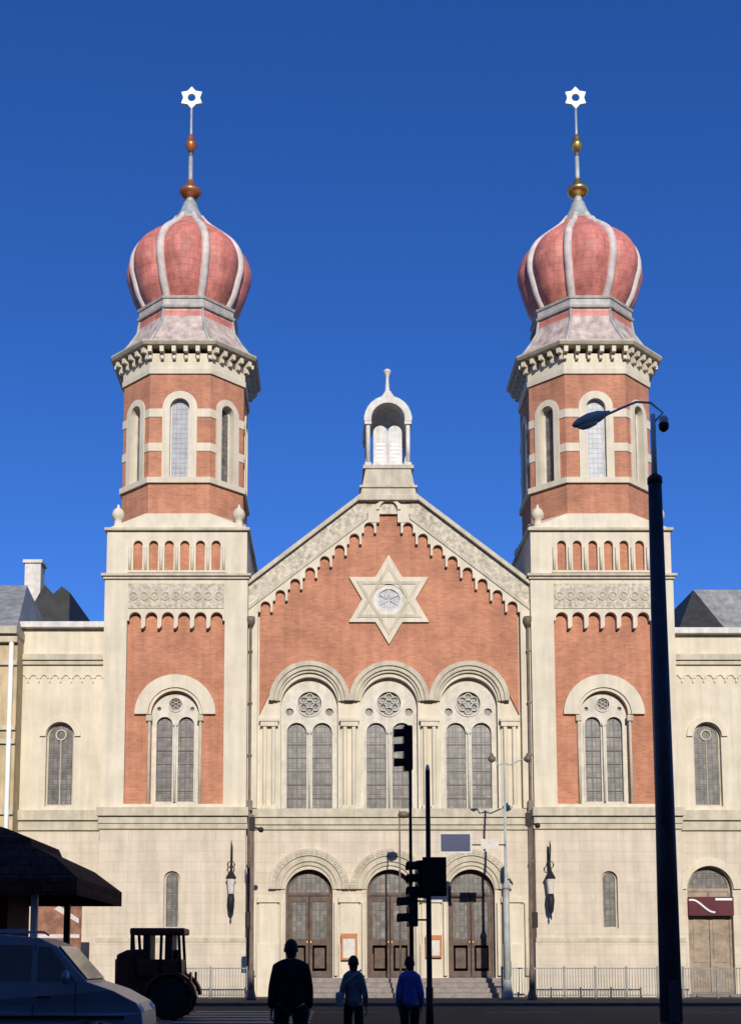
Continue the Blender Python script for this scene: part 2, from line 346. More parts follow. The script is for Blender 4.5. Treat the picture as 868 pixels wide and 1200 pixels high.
def tower(sx):
    cx = sx*TX
    zt = Z(676)                     # top of lower body
    pz0, pz1 = Z(942), Z(716)       # brick panel field
    ph = 2.23
    # body: lower storey ashlar with slit window
    zs0, zs1 = Z(1088), Z(1030)
    b = MB()
    hole = arch(cx, zs0, zs1, .36, 10)
    b.plate(rect(cx-HW, cx+HW, zpl+.08, zb0-.02), [hole], 0, .6)
    b.box(cx-HW, cx+HW, .6, 2*HW, -.05, zb0-.02)
    b.build('tower_base', M['ashlar'], syn)
    w_ = MB().plate(arch(cx, zs0+.0, zs1, .355, 10), [arch(cx, zs0+.07, zs1, .27, 10)], .16, .26).build('slit_window', M['stone'], syn)
    MB().plate(arch(cx, zs0, zs1, .35, 10), [], .22, .25).build('pane', M['glass'], w_)
    # upper body: frame of pilasters with a recessed brick panel
    b = MB(); b.cur = 0
    arches = []
    zs_ = Z(724); pitch = 2*ph/6
    low = []   # scalloped head of the panel
    outl = [(cx-ph, pz0), (cx+ph, pz0)]
    ztip = Z(736)
    for i in range(6):
        xc = cx+ph-pitch*(i+.5); rr = pitch*.37
        outl.append((xc+rr, ztip if i else zs_-.1)) if i else outl.append((cx+ph, zs_-.12))
        if i == 0: outl.append((xc+rr, zs_-.12))
        outl += [(xc+rr*cos(a), zs_+rr*sin(a)) for a in [pi*q/8 for q in range(9)]]
        if i < 5: outl += [(xc-rr, ztip+.12), (xc-pitch*.5, ztip)]
        else: outl += [(xc-rr, zs_-.12), (cx-ph, zs_-.12)]
    # clean the duplicate tips
    o2 = []
    for p in outl:
        if not o2 or (abs(p[0]-o2[-1][0])+abs(p[1]-o2[-1][1])) > 1e-4: o2.append(p)
    b.plate(rect(cx-HW, cx+HW, zb1+.02, zt), [o2], 0, .3)
    b.box(cx-HW, cx+HW, .62, 2*HW, zb1+.02, zt); b.box(cx-HW, cx-ph-.02, .3, .62, zb1+.02, zt); b.box(cx+ph+.02, cx+HW, .3, .62, zb1+.02, zt)
    body = b.build('tower', M['cream'], syn)
    zc = Z(836); wr = 1.08
    wz0 = Z(941)
    MB().plate(rect(cx-ph-.01, cx+ph+.01, zb1+.03, zt-.05), [arch(cx, wz0, zc, wr, 24)], .28, .6).build('brick_panel', M['brick'], body)
    MB().ring(cx, zc, wr+.15, 1.84, .12, .279, 0, pi, 32).ring(cx, zc, wr+.01, wr+.14, .2, .279, 0, pi, 32).build('archivolt', M['cream'], body, bevel=.015)
    # jamb shafts with capitals
    for s in (-1, 1):
        j = MB(); j.tube([(cx+s*(wr+.08), .22, wz0), (cx+s*(wr+.08), .22, zc-.32)], .07, 8); j.box(cx+s*(wr+.08)-.13, cx+s*(wr+.08)+.13, .1, .279, zc-.31, zc-.05)
        j.build('jamb_shaft', M['stone'], body)
    window_double(cx, wz0, zc, wr, .28, .2, .36, Z(847), .26, (Z(823), .29), M['glass'], sill=False)
    # carved panel under the ledge
    cp = MB().box(cx-2.2, cx+2.2, -.035, -.002, Z(713), Z(684))
    cp.build('carved_panel', M['carved'], body)
    q = MB()
    n = 9; wd = 4.4/n; zc_ = (Z(713)+Z(684))/2
    for i in range(n):
        x = cx-2.2+wd*(i+.5); q.ring(x, zc_, .15, .21, -.075, -.036, 0, 2*pi, 12); q.plate(star_poly(x, zc_, .11), [], -.065, -.036)
        q.plate([(x-.04+wd/2, zc_-.45), (x+wd/2+.04, zc_-.45), (x+wd/2+.04, zc_+.45), (x-.04+wd/2, zc_+.45)], [], -.06, -.036) if i < n-1 else None
    q.build('carving', M['stone'], body)
    # ledge
    q = MB(); q.box(cx-HW-.16, cx+HW+.16, -.2, 2*HW+.16, zt+.003, zt+.13); q.box(cx-HW-.07, cx+HW+.07, -.1, 2*HW+.07, zt-.12, zt)
    q.build('ledge', M['stone'], body, bevel=.02)
    # arcade stage
    z0, z1 = zt+.13, Z(622)
    hw = HW-.05; xa = 2.15; pt = 2*xa/6
    holes = [arch(cx-xa+pt*(i+.5), Z(669), Z(638), pt*.29, 8) for i in range(6)]
    q = MB().plate(rect(cx-hw, cx+hw, z0, z1), holes, .05, .33); q.box(cx-hw, cx+hw, .33, 2*HW-.05, z0, z1)
    q.build('arcade_stage', M['cream'], body)
    MB().box(cx-xa, cx+xa, .235, .328, z0+.05, z1-.1).build('arcade_brick', M['brick'], body)
    q = MB()
    for i in range(7): MB().tube([(cx-xa+pt*i, .0, Z(668)), (cx-xa+pt*i, .0, Z(641))], .07, 8).build('colonnette', M['cream'], body)
    q.box(cx-xa-.1, cx+xa+.1, -.05, .048, Z(671), Z(668.5))
    q.build('arcade_sill', M['cream'], body)
    q = MB(); q.box(cx-hw-.12, cx+hw+.12, -.1, 2*HW+.05, z1+.002, z1+.14)
    q.build('upper_ledge', M['stone'], body, bevel=.02)
    # weathered offset between square and octagon
    oc = (cx, HW); a = 2.88; c = 1.42
    def octa(rr): k_ = rr/a; return [(oc[0]+px*k_, oc[1]+py*k_) for px, py in [(-c,-a),(c,-a),(a,-c),(a,c),(c,a),(-c,a),(-a,c),(-a,-c)]]
    def quad8(h): d = .02; return [(oc[0]-h+d, oc[1]-h), (oc[0]+h-d, oc[1]-h), (oc[0]+h, oc[1]-h+d), (oc[0]+h, oc[1]+h-d), (oc[0]+h-d, oc[1]+h), (oc[0]-h+d, oc[1]+h), (oc[0]-h, oc[1]+h-d), (oc[0]-h, oc[1]-h+d)]
    zo0 = Z(603, .4)
    q = MB(); q.frustum(quad8(hw), z1+.14, octa(a+.14), zo0); q.build('broach', M['cream'], body)
    for s1 in (-1, 1):
        for s2 in (-1, 1):
            q = MB(); x, y = cx+s1*(hw-.42), HW+s2*(hw-.42)
            zq = z1+.14
            q.lathe([(.30, zq), (.30, zq+.12), (.2, zq+.2), (.17, zq+.55), (.28, zq+.62), (.30, zq+.8), (.24, zq+.98), (.08, zq+1.12), (.05, zq+1.25), (.001, zq+1.3)], x, y, 12)
            q.build('pinnacle', M['cream'], body)
    # octagon
    zo1 = Z(437, .4)
    zsill = Z(560, .4); ztop = Z(478, .4)
    dist = {0: a, 1: (a+c)/sqrt(2)}; half = {0: c, 1: (a-c)/sqrt(2)}
    wall = MB(); cr = MB(); frames = []
    for kf in range(8):
        t_ = kf % 2; ang = kf*pi/4
        mt = Matrix.Translation((oc[0], oc[1], 0)) @ Matrix.Rotation(ang, 4, 'Z')
        d, h = dist[t_], half[t_]; wh = .45 if t_ == 0 else .38; sw = .36 if t_ == 0 else .30
        wall.M = mt; cr.M = mt
        wall.plate(rect(-h, h, zo0+.003, zo1), [arch(0, zsill, ztop, wh+.03, 12)], -d, -d+.42)
        # surround: jambs, arch, bands, sill
        cr.plate([(-wh-sw, zsill)]+[(-wh, zsill)]+[(-wh, ztop)]+[(wh*cos(pi-q_), ztop+wh*sin(q_)) for q_ in [pi*i/12 for i in range(1, 12)]]+[(wh, ztop), (wh, zsill), (wh+sw, zsill), (wh+sw, ztop)]+[((wh+sw)*cos(q_), ztop+(wh+sw)*sin(q_)) for q_ in [pi*i/12 for i in range(1, 12)]]+[(-wh-sw, ztop)], [], -d-.07, -d-.002)
        cr.plate(arch(0, zsill+.003, ztop, wh+.027, 12), [arch(0, zsill+.006, ztop, wh, 12)], -d-.001, -d+.40)
        for zz in (Z(484, .4), Z(524, .4)):
            for s_ in (-1, 1):
                xs = sorted((s_*(wh+sw+.003), s_*(h+.012)))
                if abs(xs[1]-xs[0]) > .03: cr.box(xs[0], xs[1], -d-.035, -d-.002, zz-.20, zz+.20)
        cr.box(-h-.04, h+.04, -d-.13, -d-.002, zsill-.27, zsill-.002)
        f = MB(mt); yy = -d+(.22 if t_ == 0 else .34)
        f.plate(arch(0, zsill+.01, ztop, wh-.005, 12), [arch(0, zsill+.1, ztop, wh-.07, 12)], yy-.06, yy)
        frames.append((f, mt, wh-.004, d, yy, t_))
    ow = wall.build('octagon_wall', M['brick'], syn)
    cr.build('window_surround', M['cream'], ow)
    core = MB(); core.frustum(octa(a-.55), zo0, octa(a-.55), zo1+.3); core.build('inner_wall', M['darkroof'], ow)
    for f, mt, wh, d, yy, t_ in frames:
        fo = f.build('lancet_window', M['white_stone'], syn)
        g = MB(mt).plate(arch(0, zsill+.02, ztop, wh-.02, 12), [], yy-.02, yy+.01); g.build('pane', M['pale_glass'] if t_ == 0 else M['glass'], fo)
    # cornice
    co_ = MB(); dz = .0
    zc0, zc1 = Z(437, .3), Z(421, .2)
    co_.frustum(octa(a+.08), zc0-.02, octa(a+.10), zc0+.22); co_.frustum(octa(a+.05), zc0+.222, octa(a+.05), zc1+.35)
    cornice = co_.build('cornice', M['cream'], syn)
    zm0, zm1 = zc1+.02, Z(404, -.1)
    for kf in range(8):
        t_ = kf % 2; ang = kf*pi/4; mm_ = Matrix.Translation((oc[0], oc[1], 0)) @ Matrix.Rotation(ang, 4, 'Z')
        d, h = dist[t_]+.05, half[t_]+.1; nb = 6 if t_ == 0 else 5
        for i in range(nb):
            x = -h+.12+(2*h-.24)*i/(nb-1)
            md = MB(mm_); md.plate([(x-.09, zm0+.251), (x+.09, zm0+.251), (x+.1, zm1), (x-.1, zm1)], [], -d-.42, -d+.1)
            #, zm0+.25), (x+.09, zm0+.25), (x+.1, zm1), (x-.1, zm1)], [], -d-.42, -d+.1)
            md.plate([(x-.07, zm0), (x+.07, zm0), (x+.09, zm0+.25), (x-.09, zm0+.25)], [], -d-.2, -d+.1)
            md.build('modillion', M['cream'], cornice)
    e = MB(); e.frustum(octa(a+.55), zm1+.003, octa(a+.66), zm1+.14); e.frustum(octa(a+.60), zm1+.142, octa(a+.62), zm1+.24)
    e.build('eave', M['stone'], cornice, bevel=.02)
    # skirt roof and collar
    ze = zm1+.24; zk = Z(363.5, 1.2)
    def reg(rr, n=8): return [(oc[0]+rr/cos(pi/8)*cos(pi/8+i*pi/4-pi/2), oc[1]+rr/cos(pi/8)*sin(pi/8+i*pi/4-pi/2)) for i in range(8)]
    sk = MB(); prof = [(3.30, ze), (2.72, ze+(zk-ze)*.38), (2.36, ze+(zk-ze)*.68), (2.26, zk)]
    for (r0, a0), (r1, a1) in zip(prof, prof[1:]): sk.frustum(reg(r0), a0, reg(r1), a1, caps=False)
    skirt = sk.build('skirt_roof', M['skirt'], syn)
    for i in range(8):
        an = pi/8+i*pi/4; hp = MB()
        hp.tube([(oc[0]+r_/cos(pi/8)*cos(an), oc[1]+r_/cos(pi/8)*sin(an), z_+.02) for r_, z_ in prof], .075, 6)
        hp.build('hip_roll', M['zinc'], skirt)
    c2 = MB(); c2.frustum(reg(2.38), zk+.002, reg(2.42), zk+.12); c2.frustum(reg(2.31), zk+.122, reg(2.31), zk+.46); c2.frustum(reg(2.36), zk+.462, reg(2.40), zk+.58)
    c2.build('collar', M['zincpink'], skirt, bevel=.015)
    # dome
    zA = lambda py: ZZ(py, HW)
    zd0 = zk+.46
    pr = [(2.14, zd0-.2), (2.21, zd0+.14), (2.42, zd0+.5), (2.68, zd0+.98)]
    for py, hwpx in [(341, 68), (331, 71), (320, 71), (309, 67.5), (299, 61), (290, 51.5), (281, 40), (272, 28.5), (263, 19.5), (254, 13.5), (246, 9.5), (239, 7)]:
        z_ = zA(py); dep = (HW-CY)*cos(PITCH)+(z_-CZ)*sin(PITCH); pr.append((hwpx*dep/F, z_))
    pr = pr[:4]+[p for p in pr[4:] if p[1] > zd0+1.3]
    # smooth profile
    def cr_(p0, p1, p2, p3, t): return tuple(.5*((2*b_)+(-a_+c_)*t+(2*a_-5*b_+4*c_-d_)*t*t+(-a_+3*b_-3*c_+d_)*t**3) for a_, b_, c_, d_ in zip(p0, p1, p2, p3))
    fine = []
    for i in range(len(pr)-1):
        a_, b_, c_, d_ = pr[max(i-1, 0)], pr[i], pr[i+1], pr[min(i+2, len(pr)-1)]
        fine += [cr_(a_, b_, c_, d_, q_/4) for q_ in range(4)]
    fine.append(pr[-1])
    def lobe(an):
        t = ((an-pi/8) % (pi/4))/(pi/4)        # 0 at a rib
        return .88+.14*(sin(pi*t))**.7
    nd = len(fine); iz = next(i for i, p in enumerate(fine) if p[1] > zA(262))
    dm = MB(); dm.lathe(fine[:iz+1], oc[0], oc[1], 96, True, lobe)
    band = MB(); band.frustum(reg(2.32), zk-.42, reg(2.30), zk-.10, caps=True); band.build('red_band', M['dome'], skirt)
    dome = dm.build('onion_dome', M['dome'], syn)
    for i in range(8):
        an = pi/8+i*pi/4; rb = MB()
        pts = [(oc[0]+r_*.93*cos(an), oc[1]+r_*.93*sin(an), z_) for r_, z_ in fine[:iz+2]]
        rb.tube(pts, [max(.07, .12+.09*min(1, r_/2.5)) for r_, z_ in fine[:iz+2]], 8)
        rb.build('rib', M['rib'], dome)
    cap = MB(); cap.lathe([(fine[iz-2][0]*1.03, fine[iz-2][1])]+[(r_*1.03+.02, z_) for r_, z_ in fine[iz-1:]], oc[0], oc[1], 32, True)
    cap.build('dome_cap', M['zinc'], dome)
    # spire
    zr = zA(226 if sx < 0 else 224); ringm = M['copperred'] if sx < 0 else M['gold']
    sp = MB(); sp.lathe([(.34, zA(241)), (.2, zA(234)), (.14, zr)], oc[0], oc[1], 16)
    sp.tube([(oc[0], oc[1], zr), (oc[0], oc[1], zA(184))], [.14, .10], 10); sp.tube([(oc[0], oc[1], zA(184)), (oc[0], oc[1], zA(121))], [.085, .05], 10)
    spire = sp.build('spire', M['zinc'], syn)
    MB().lathe([(.10, zr-.34), (.36, zr-.26), (.56, zr-.06), (.56, zr+.06), (.40, zr+.2), (.28, zr+.26), (.24, zr+.42), (.10, zr+.7)], oc[0], oc[1], 24).build('ring_ball', ringm, spire)
    zm = zA(170)
    MB().lathe([(.08, zm-.45), (.16, zm-.34), (.30, zm-.08), (.30, zm+.05), (.18, zm+.2), (.2, zm+.35), (.08, zm+.55)], oc[0], oc[1], 20).build('small_ball', M['gold'] if sx > 0 else M['copperred'], spire)
    zst = zA(115)
    MB().plate(star_poly(oc[0], zst, .62, .43), [circ(oc[0], zst, .20, 12)], oc[1]-.06, oc[1]+.06).build('star_of_david', M['bright'], spire, bevel=.03)

plinth_and_belts()
for s in (-1, 1): tower(s)

# ---- centre bay
xc = TX-HW
zsh = lambda x: 0
gl, gr = (299, 672), (424, 577)
xl_, zl_ = P(*gl, 0.1); xr_, zr_ = P(*gr, 0.1)
def rake(x): # top outer edge of the gable
    return zl_+(abs(xl_)-abs(x))*(zr_-zl_)/(abs(xl_)-abs(xr_))
zap = rake(1.28)
zgf = Z(835, CYP)
winx = (-3.64, 0, 3.64)
wz0, wzs, wr = Z(950, CYP), Z(826, CYP), 1.30
dz0, dzs, dr = Z(1146, CYP), Z(1046, CYP), 1.05
# ground floor wall with three door openings
MB().plate(rect(-xc+.001, xc-.001, -.05, zb0), [arch(x, dz0, dzs, dr, 24) for x in winx], CYP, CYP+.9).build('entrance_wall', M['ashlar'], syn)
mid = MB().plate(rect(-xc+.001, xc-.001, zb1+.02, Z(765, CYP)), [arch(x, wz0, wzs, wr, 24) for x in winx], CYP, CYP+.7).build('window_wall', M['cream'], syn)
# brick field above arches: sits between archivolts and the corbel table
xb = 5.92
brick_low = []
n = 14
pts = [(-xb, Z(838, CYP))]
ro = 1.84
for x in winx:
    pts += [(x-ro*cos(pi*i/n), Z(822, CYP)+ro*sin(pi*i/n)) for i in range(1, n)]
pts += [(xb, Z(838, CYP))]
top = [(xb, rake(xb)-.9), (1.2, rake(1.2)-.9), (-1.2, rake(1.2)-.9), (-xb, rake(xb)-.9)]
MB().plate(pts+top, [], CYP-.12, CYP-.003).build('brick_gable_field', M['brick'], mid)
# gable wall behind
MB().plate([(-xc+.001, Z(765, CYP)+.003), (xc-.001, Z(765, CYP)+.003), (xc-.001, rake(xc)-.3), (1.2, zap-.3), (-1.2, zap-.3), (-xc+.001, rake(xc)-.3)], [], CYP, CYP+.7).build('gable_wall', M['cream'], syn)
# stepped corbel table
def corbel_table():
    b = MB(); pitch = .68; rr = .225
    lo = lambda x: rake(x)-2.0
    for s in (-1, 1):
        # one stepped strip per side
        outl = []
        na = 8
        for i in range(na):
            x0 = xc-.46-pitch*i          # outer edge of the arch cell
            x1 = x0-pitch; xm = (x0+x1)/2
            zc_ = lo(xm)+.12
            outl += [(x0, zc_-.28), (xm+rr, zc_-.28)]+[(xm+rr*cos(pi*q/8), zc_+rr*sin(pi*q/8)) for q in range(9)]+[(xm-rr, zc_-.28+.0), (x1, zc_-.28)]
        xe = xc-.46-pitch*na
        outl += [(xe, rake(xe)-1.42), (xc-.46, rake(xc-.46)-1.42)]
        outl = [(s*a_, b_) for a_, b_ in outl]
        c = []
        for p in outl:
            if not c or abs(p[0]-c[-1][0])+abs(p[1]-c[-1][1]) > 1e-4: c.append(p)
        b.plate(c, [], CYP-.34, CYP-.123)
    b.build('corbel_table', M['cream'], syn, bevel=.012)
    # vertical edge strips
    for s in (-1, 1):
        x0, x1 = sorted((s*(xc-.46), s*(xc-.02)))
        q = MB().plate([(x0, zb1+.03), (x1, zb1+.03), (x1, rake(x1)-1.15), (x0, rake(x0)-1.15)], [], CYP-.34, CYP-.003); q.build('edge_pilaster', M['cream'], syn, bevel=.01)
    # central arch at the apex
    q = MB(); zc_ = Z(603, CYP)
    q.plate([(-.95, zc_-.5), (-.42, zc_-.5)]+[(-.42*cos(pi*i/10), zc_+.1+.42*sin(pi*i/10)) for i in range(11)]+[(.42, zc_-.5), (.95, zc_-.5), (.95, rake(.95)-1.0), (0, rake(0)-1.1), (-.95, rake(.95)-1.0)], [], CYP-.365, CYP-.124)
    q.ring(0, zc_+.1, .421, .56, CYP-.44, CYP-.366, 0, pi, 16)
    q.build('apex_arch', M['cream'], syn)
corbel_table()
# raking band
b = MB()
for s in (-1, 1):
    X0, X1 = xc-.02, .0
    b.plate([(s*X0, rake(X0)-.18), (s*X0, rake(X0)-1.44), (s*1.0, rake(1.0)-1.44), (s*1.0, rake(1.0)-.18)], [], CYP-.30, CYP-.002)
b.plate([(-.999, rake(.999)-1.15), (.999, rake(.999)-1.15), (.999, rake(1.4)), (-.999, rake(1.4))], [], CYP-.28, CYP-.002)
band = b.build('raking_band', M['carved'], syn)
b = MB()
for s in (-1, 1):
    b.plate([(s*(xc-.02), rake(xc)-.02), (s*(xc-.02), rake(xc)-.25), (s*1.2, rake(1.2)-.25), (s*1.2, rake(1.2)-.02)], [], CYP-.52, CYP+1.3)
    b.plate([(s*(xc-.02), rake(xc)-1.24), (s*(xc-.02), rake(xc)-1.43), (s*.98, rake(.98)-1.43), (s*.98, rake(.98)-1.24)], [], CYP-.40, CYP-.302)
b.build('raking_cornice', M['stone'], band)
# star window
zs_ = Z(704, CYP); sr = 2.13
st = MB().plate(star_poly(0, zs_, sr), [circ(0, zs_, .78, 6, pi/2)], CYP-.24, CYP-.125).build('star_window', M['cream'], syn, bevel=.02)
b = MB()
for rr, y in ((sr*.80, CYP-.27),):
    for a0 in (pi/2, -pi/2):
        tri = [(rr*cos(a0+2*pi*i/3), zs_+rr*sin(a0+2*pi*i/3)) for i in range(3)]; ti = [(.84*rr*cos(a0+2*pi*i/3), zs_+.84*rr*sin(a0+2*pi*i/3)) for i in range(3)]
        b.plate(tri, [ti], y-(.0 if a0 > 0 else .006), CYP-.2405)
b.build('star_moulding', M['stone'], st)
b = MB(); b.ring(0, zs_, .50, .78, CYP-.2, CYP-.13, 0, 2*pi, 24)
for i in range(6): b.tube([(0, CYP-.15, zs_), (.76*cos(pi/6+i*pi/3), CYP-.15, zs_+.76*sin(pi/6+i*pi/3))], .03, 6)
b.build('tracery', M['white_stone'], st)
MB().plate(circ(0, zs_, .775, 6, pi/2), [], CYP-.128, CYP-.122).build('pane', M['pale_glass'], st)
# tall windows and archivolts
for x in winx:
    r = window_double(x, wz0, wzs, wr-.002, CYP, .30, .45, Z(857, CYP), .27, (Z(823, CYP), .55), M['glass'], sill=True)
    av = MB()
    zz = Z(822, CYP)
    av.ring(x, zz, 1.62, 1.84, CYP-.30, CYP-.125, 0, pi, 32); av.ring(x, zz, 1.44, 1.618, CYP-.22, CYP-.003, 0, pi, 32); av.ring(x, zz, 1.32, 1.437, CYP-.12, CYP-.003, 0, pi, 32)
    av.build('archivolt', M['stone'], r, bevel=.015)
for x in (-5.46, -1.82, 1.82, 5.46):
    s = MB(); zz = Z(846, CYP)
    w_ = .40
    s.box(x-w_, x+w_, CYP-.28, CYP-.003, zz-.24, zz-.02); s.box(x-w_-.05, x+w_+.05, CYP-.33, CYP-.003, zz-.018, zz+.12)
    for s_ in (-1, 1):
        s.tube([(x+s_*.2, CYP-.14, wz0+.2), (x+s_*.2, CYP-.14, zz-.24)], .1, 10); s.box(x+s_*.2-.16, x+s_*.2+.16, CYP-.26, CYP-.01, wz0, wz0+.22)
    s.box(x-.38, x+.38, CYP-.06, CYP-.003, wz0, zz-.24)
    s.build('window_pier', M['cream'], syn, bevel=.01)
    s = MB(); zz = Z(1052, CYP)
    s.box(x-.5, x+.5, CYP-.2, CYP-.003, zz-.22, zz+.04); s.box(x-.42, x+.42, CYP-.1, CYP-.003, .02, zz-.223)
    s.box(x-.48, x+.48, CYP-.16, CYP-.003, .0, zpl-.2)
    for s_ in (-1, 1): s.tube([(x+s_*.62, CYP-.1, dz0+.1), (x+s_*.62, CYP-.1, zz-.22)], .09, 10)
    s.build('door_pier', M['cream'], syn, bevel=.01)
# doors
for x in winx:
    yy = CYP+.42; zz = Z(1042, CYP)
    fr = MB().plate(arch(x, dz0, dzs, dr-.003, 24), [arch(x, dzs+.02, dzs+.02, dr-.14, 20), rect(x-dr+.12, x+dr-.12, dz0+.02, dzs-.12)], yy-.08, yy+.05)
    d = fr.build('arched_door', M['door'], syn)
    MB().plate(arch(x, dzs-.0, dzs, dr-.08, 20), [], yy+.0, yy+.03).build('transom_glass', M['glass'], d)
    lv = MB()
    for s in (-1, 1):
        x0, x1 = sorted((x+s*.015, x+s*(dr-.125)))
        lv.plate(rect(x0, x1, dz0+.03, dzs-.13), [rect(x0+.14, x1-.14, dz0+1.75, dzs-.4), rect(x0+.14, x1-.14, dz0+.3, dz0+1.45)], yy-.02, yy+.04)
        lv.box(x0+.22, x1-.22, yy-.01, yy+.02, dz0+.42, dz0+1.33)
    lv.build('door_leaf', M['door'], d, bevel=.008)
    g = MB()
    for s in (-1, 1):
        x0, x1 = sorted((x+s*.015, x+s*(dr-.125))); g.box(x0+.1, x1-.1, yy+.015, yy+.03, dz0+1.7, dzs-.36)
    g.build('door_glass', M['glass'], d)
    h = MB(); h.tube([(x-.08, yy-.08, dz0+1.35), (x-.08, yy-.08, dz0+1.75)], .02, 6); h.tube([(x+.08, yy-.08, dz0+1.35), (x+.08, yy-.08, dz0+1.75)], .02, 6); h.build('handle', M['gold'], d)
    av = MB()
    for ri, ro_, y in ((1.50, 1.81, .24), (1.24, 1.497, .16), (1.06, 1.237, .08)): av.ring(x, zz, ri, ro_, CYP-y, CYP-.003, 0, pi, 32)
    for i in range(22):
        a = pi*(i+.5)/22; c_ = (x+1.655*cos(a), zz+1.655*sin(a)); av.ring(c_[0], c_[1], .04, .09, CYP-.27, CYP-.241, 0, 2*pi, 8)
    av.build('archivolt', M['stone'], d, bevel=.012)
# steps
zt_ = dz0
for i in range(3): 
    pass
b = MB()
for i in range(4): b.box(-5.0+.0*i, 5.0, CYP-1.7+.38*i, CYP-.26 if i < 3 else CYP-.26, (dz0)*i/4+(.0 if i else -.05), dz0*(i+1)/4-.004)
b.box(-4.9, 4.9, CYP-.258, CYP+.5, .0, dz0-.004)
b.build('entrance_steps', M['step'], syn, bevel=.01)
# aedicule with tablets on the gable top
zt0, ztt = Z(577, .3), Z(548, .3)
YA = .75
b = MB(); zt0 = zap-.35
b.box(-1.42, 1.42, YA-.75, YA+2.5, zt0, zt0+.25); b.frustum([(-1.3, YA-.65), (1.3, YA-.65), (1.3, YA+2.42), (-1.3, YA+2.42)], zt0+.25, [(-1.05, YA-.55), (1.05, YA-.55), (1.05, YA+2.3), (-1.05, YA+2.3)], ztt-.1)
b.box(-1.18, 1.18, YA-.62, YA+2.4, ztt-.098, ztt+.08)
b.box(-1.34, 1.34, YA-.70, YA+2.44, zt0+.62, zt0+.74)
aed = b.build('gable_aedicule', M['stone'], syn, bevel=.02)
zarch = Z(492, .3)
for x in (-.93, .93):
    for y in (YA-.42, YA+2.1):
        b = MB()
        b.tube([(x, y, ztt+.08), (x, y, zarch-.1)], .1, 12); b.box(x-.16, x+.16, y-.16, y+.16, zarch-.25, zarch-.1); b.box(x-.15, x+.15, y-.15, y+.15, ztt+.08, ztt+.22)
        b.build('column', M['white_stone'], aed)
b = MB(); hood = [(-1.12, zarch-.1), (-.78, zarch-.1)]+[(-.78*cos(pi*i/12), zarch+.0+.78*sin(pi*i/12)) for i in range(13)]+[(.78, zarch-.1), (1.12, zarch-.1), (1.12, zarch+.1)]+[(1.1*cos(pi*i/12), zarch+.05+1.08*sin(pi*i/12)) for i in range(1, 6)]+[(.12, zarch+1.35), (-.12, zarch+1.35)]+[(1.1*cos(pi*i/12), zarch+.05+1.08*sin(pi*i/12)) for i in range(7, 12)]+[(-1.12, zarch+.1)]
b.plate(hood, [], YA-.6, YA+2.3)
b.build('hood', M['white_stone'], aed, bevel=.02)
b = MB()
for s in (-1, 1):
    c = s*.34; b.plate(arch(c, ztt+.35, zarch-.42, .335, 10), [], YA+.0, YA+.2)
b.box(-.72, .72, YA-.12, YA+.32, ztt+.08, ztt+.35)
tb = b.build('tablet', M['white_stone'], aed, bevel=.02)
b = MB()
for s in (-1, 1):
    for i in range(5): b.box(s*.34-.17, s*.34+.17, YA-.005, YA+.0, ztt+.55+i*.19, ztt+.58+i*.19)
b.build('tablet_line', M['gold'], aed)
zf = zarch+1.3
b = MB(); b.lathe([(.26, zf-.12), (.2, zf+.08), (.12, zf+.3), (.075, Z(446, .7)), (.08, Z(441, .7)), (.17, Z(436, .7)), (.18, Z(434, .7)), (.06, Z(432, .7))], 0, YA, 12)
b.build('finial', M['white_stone'], aed)
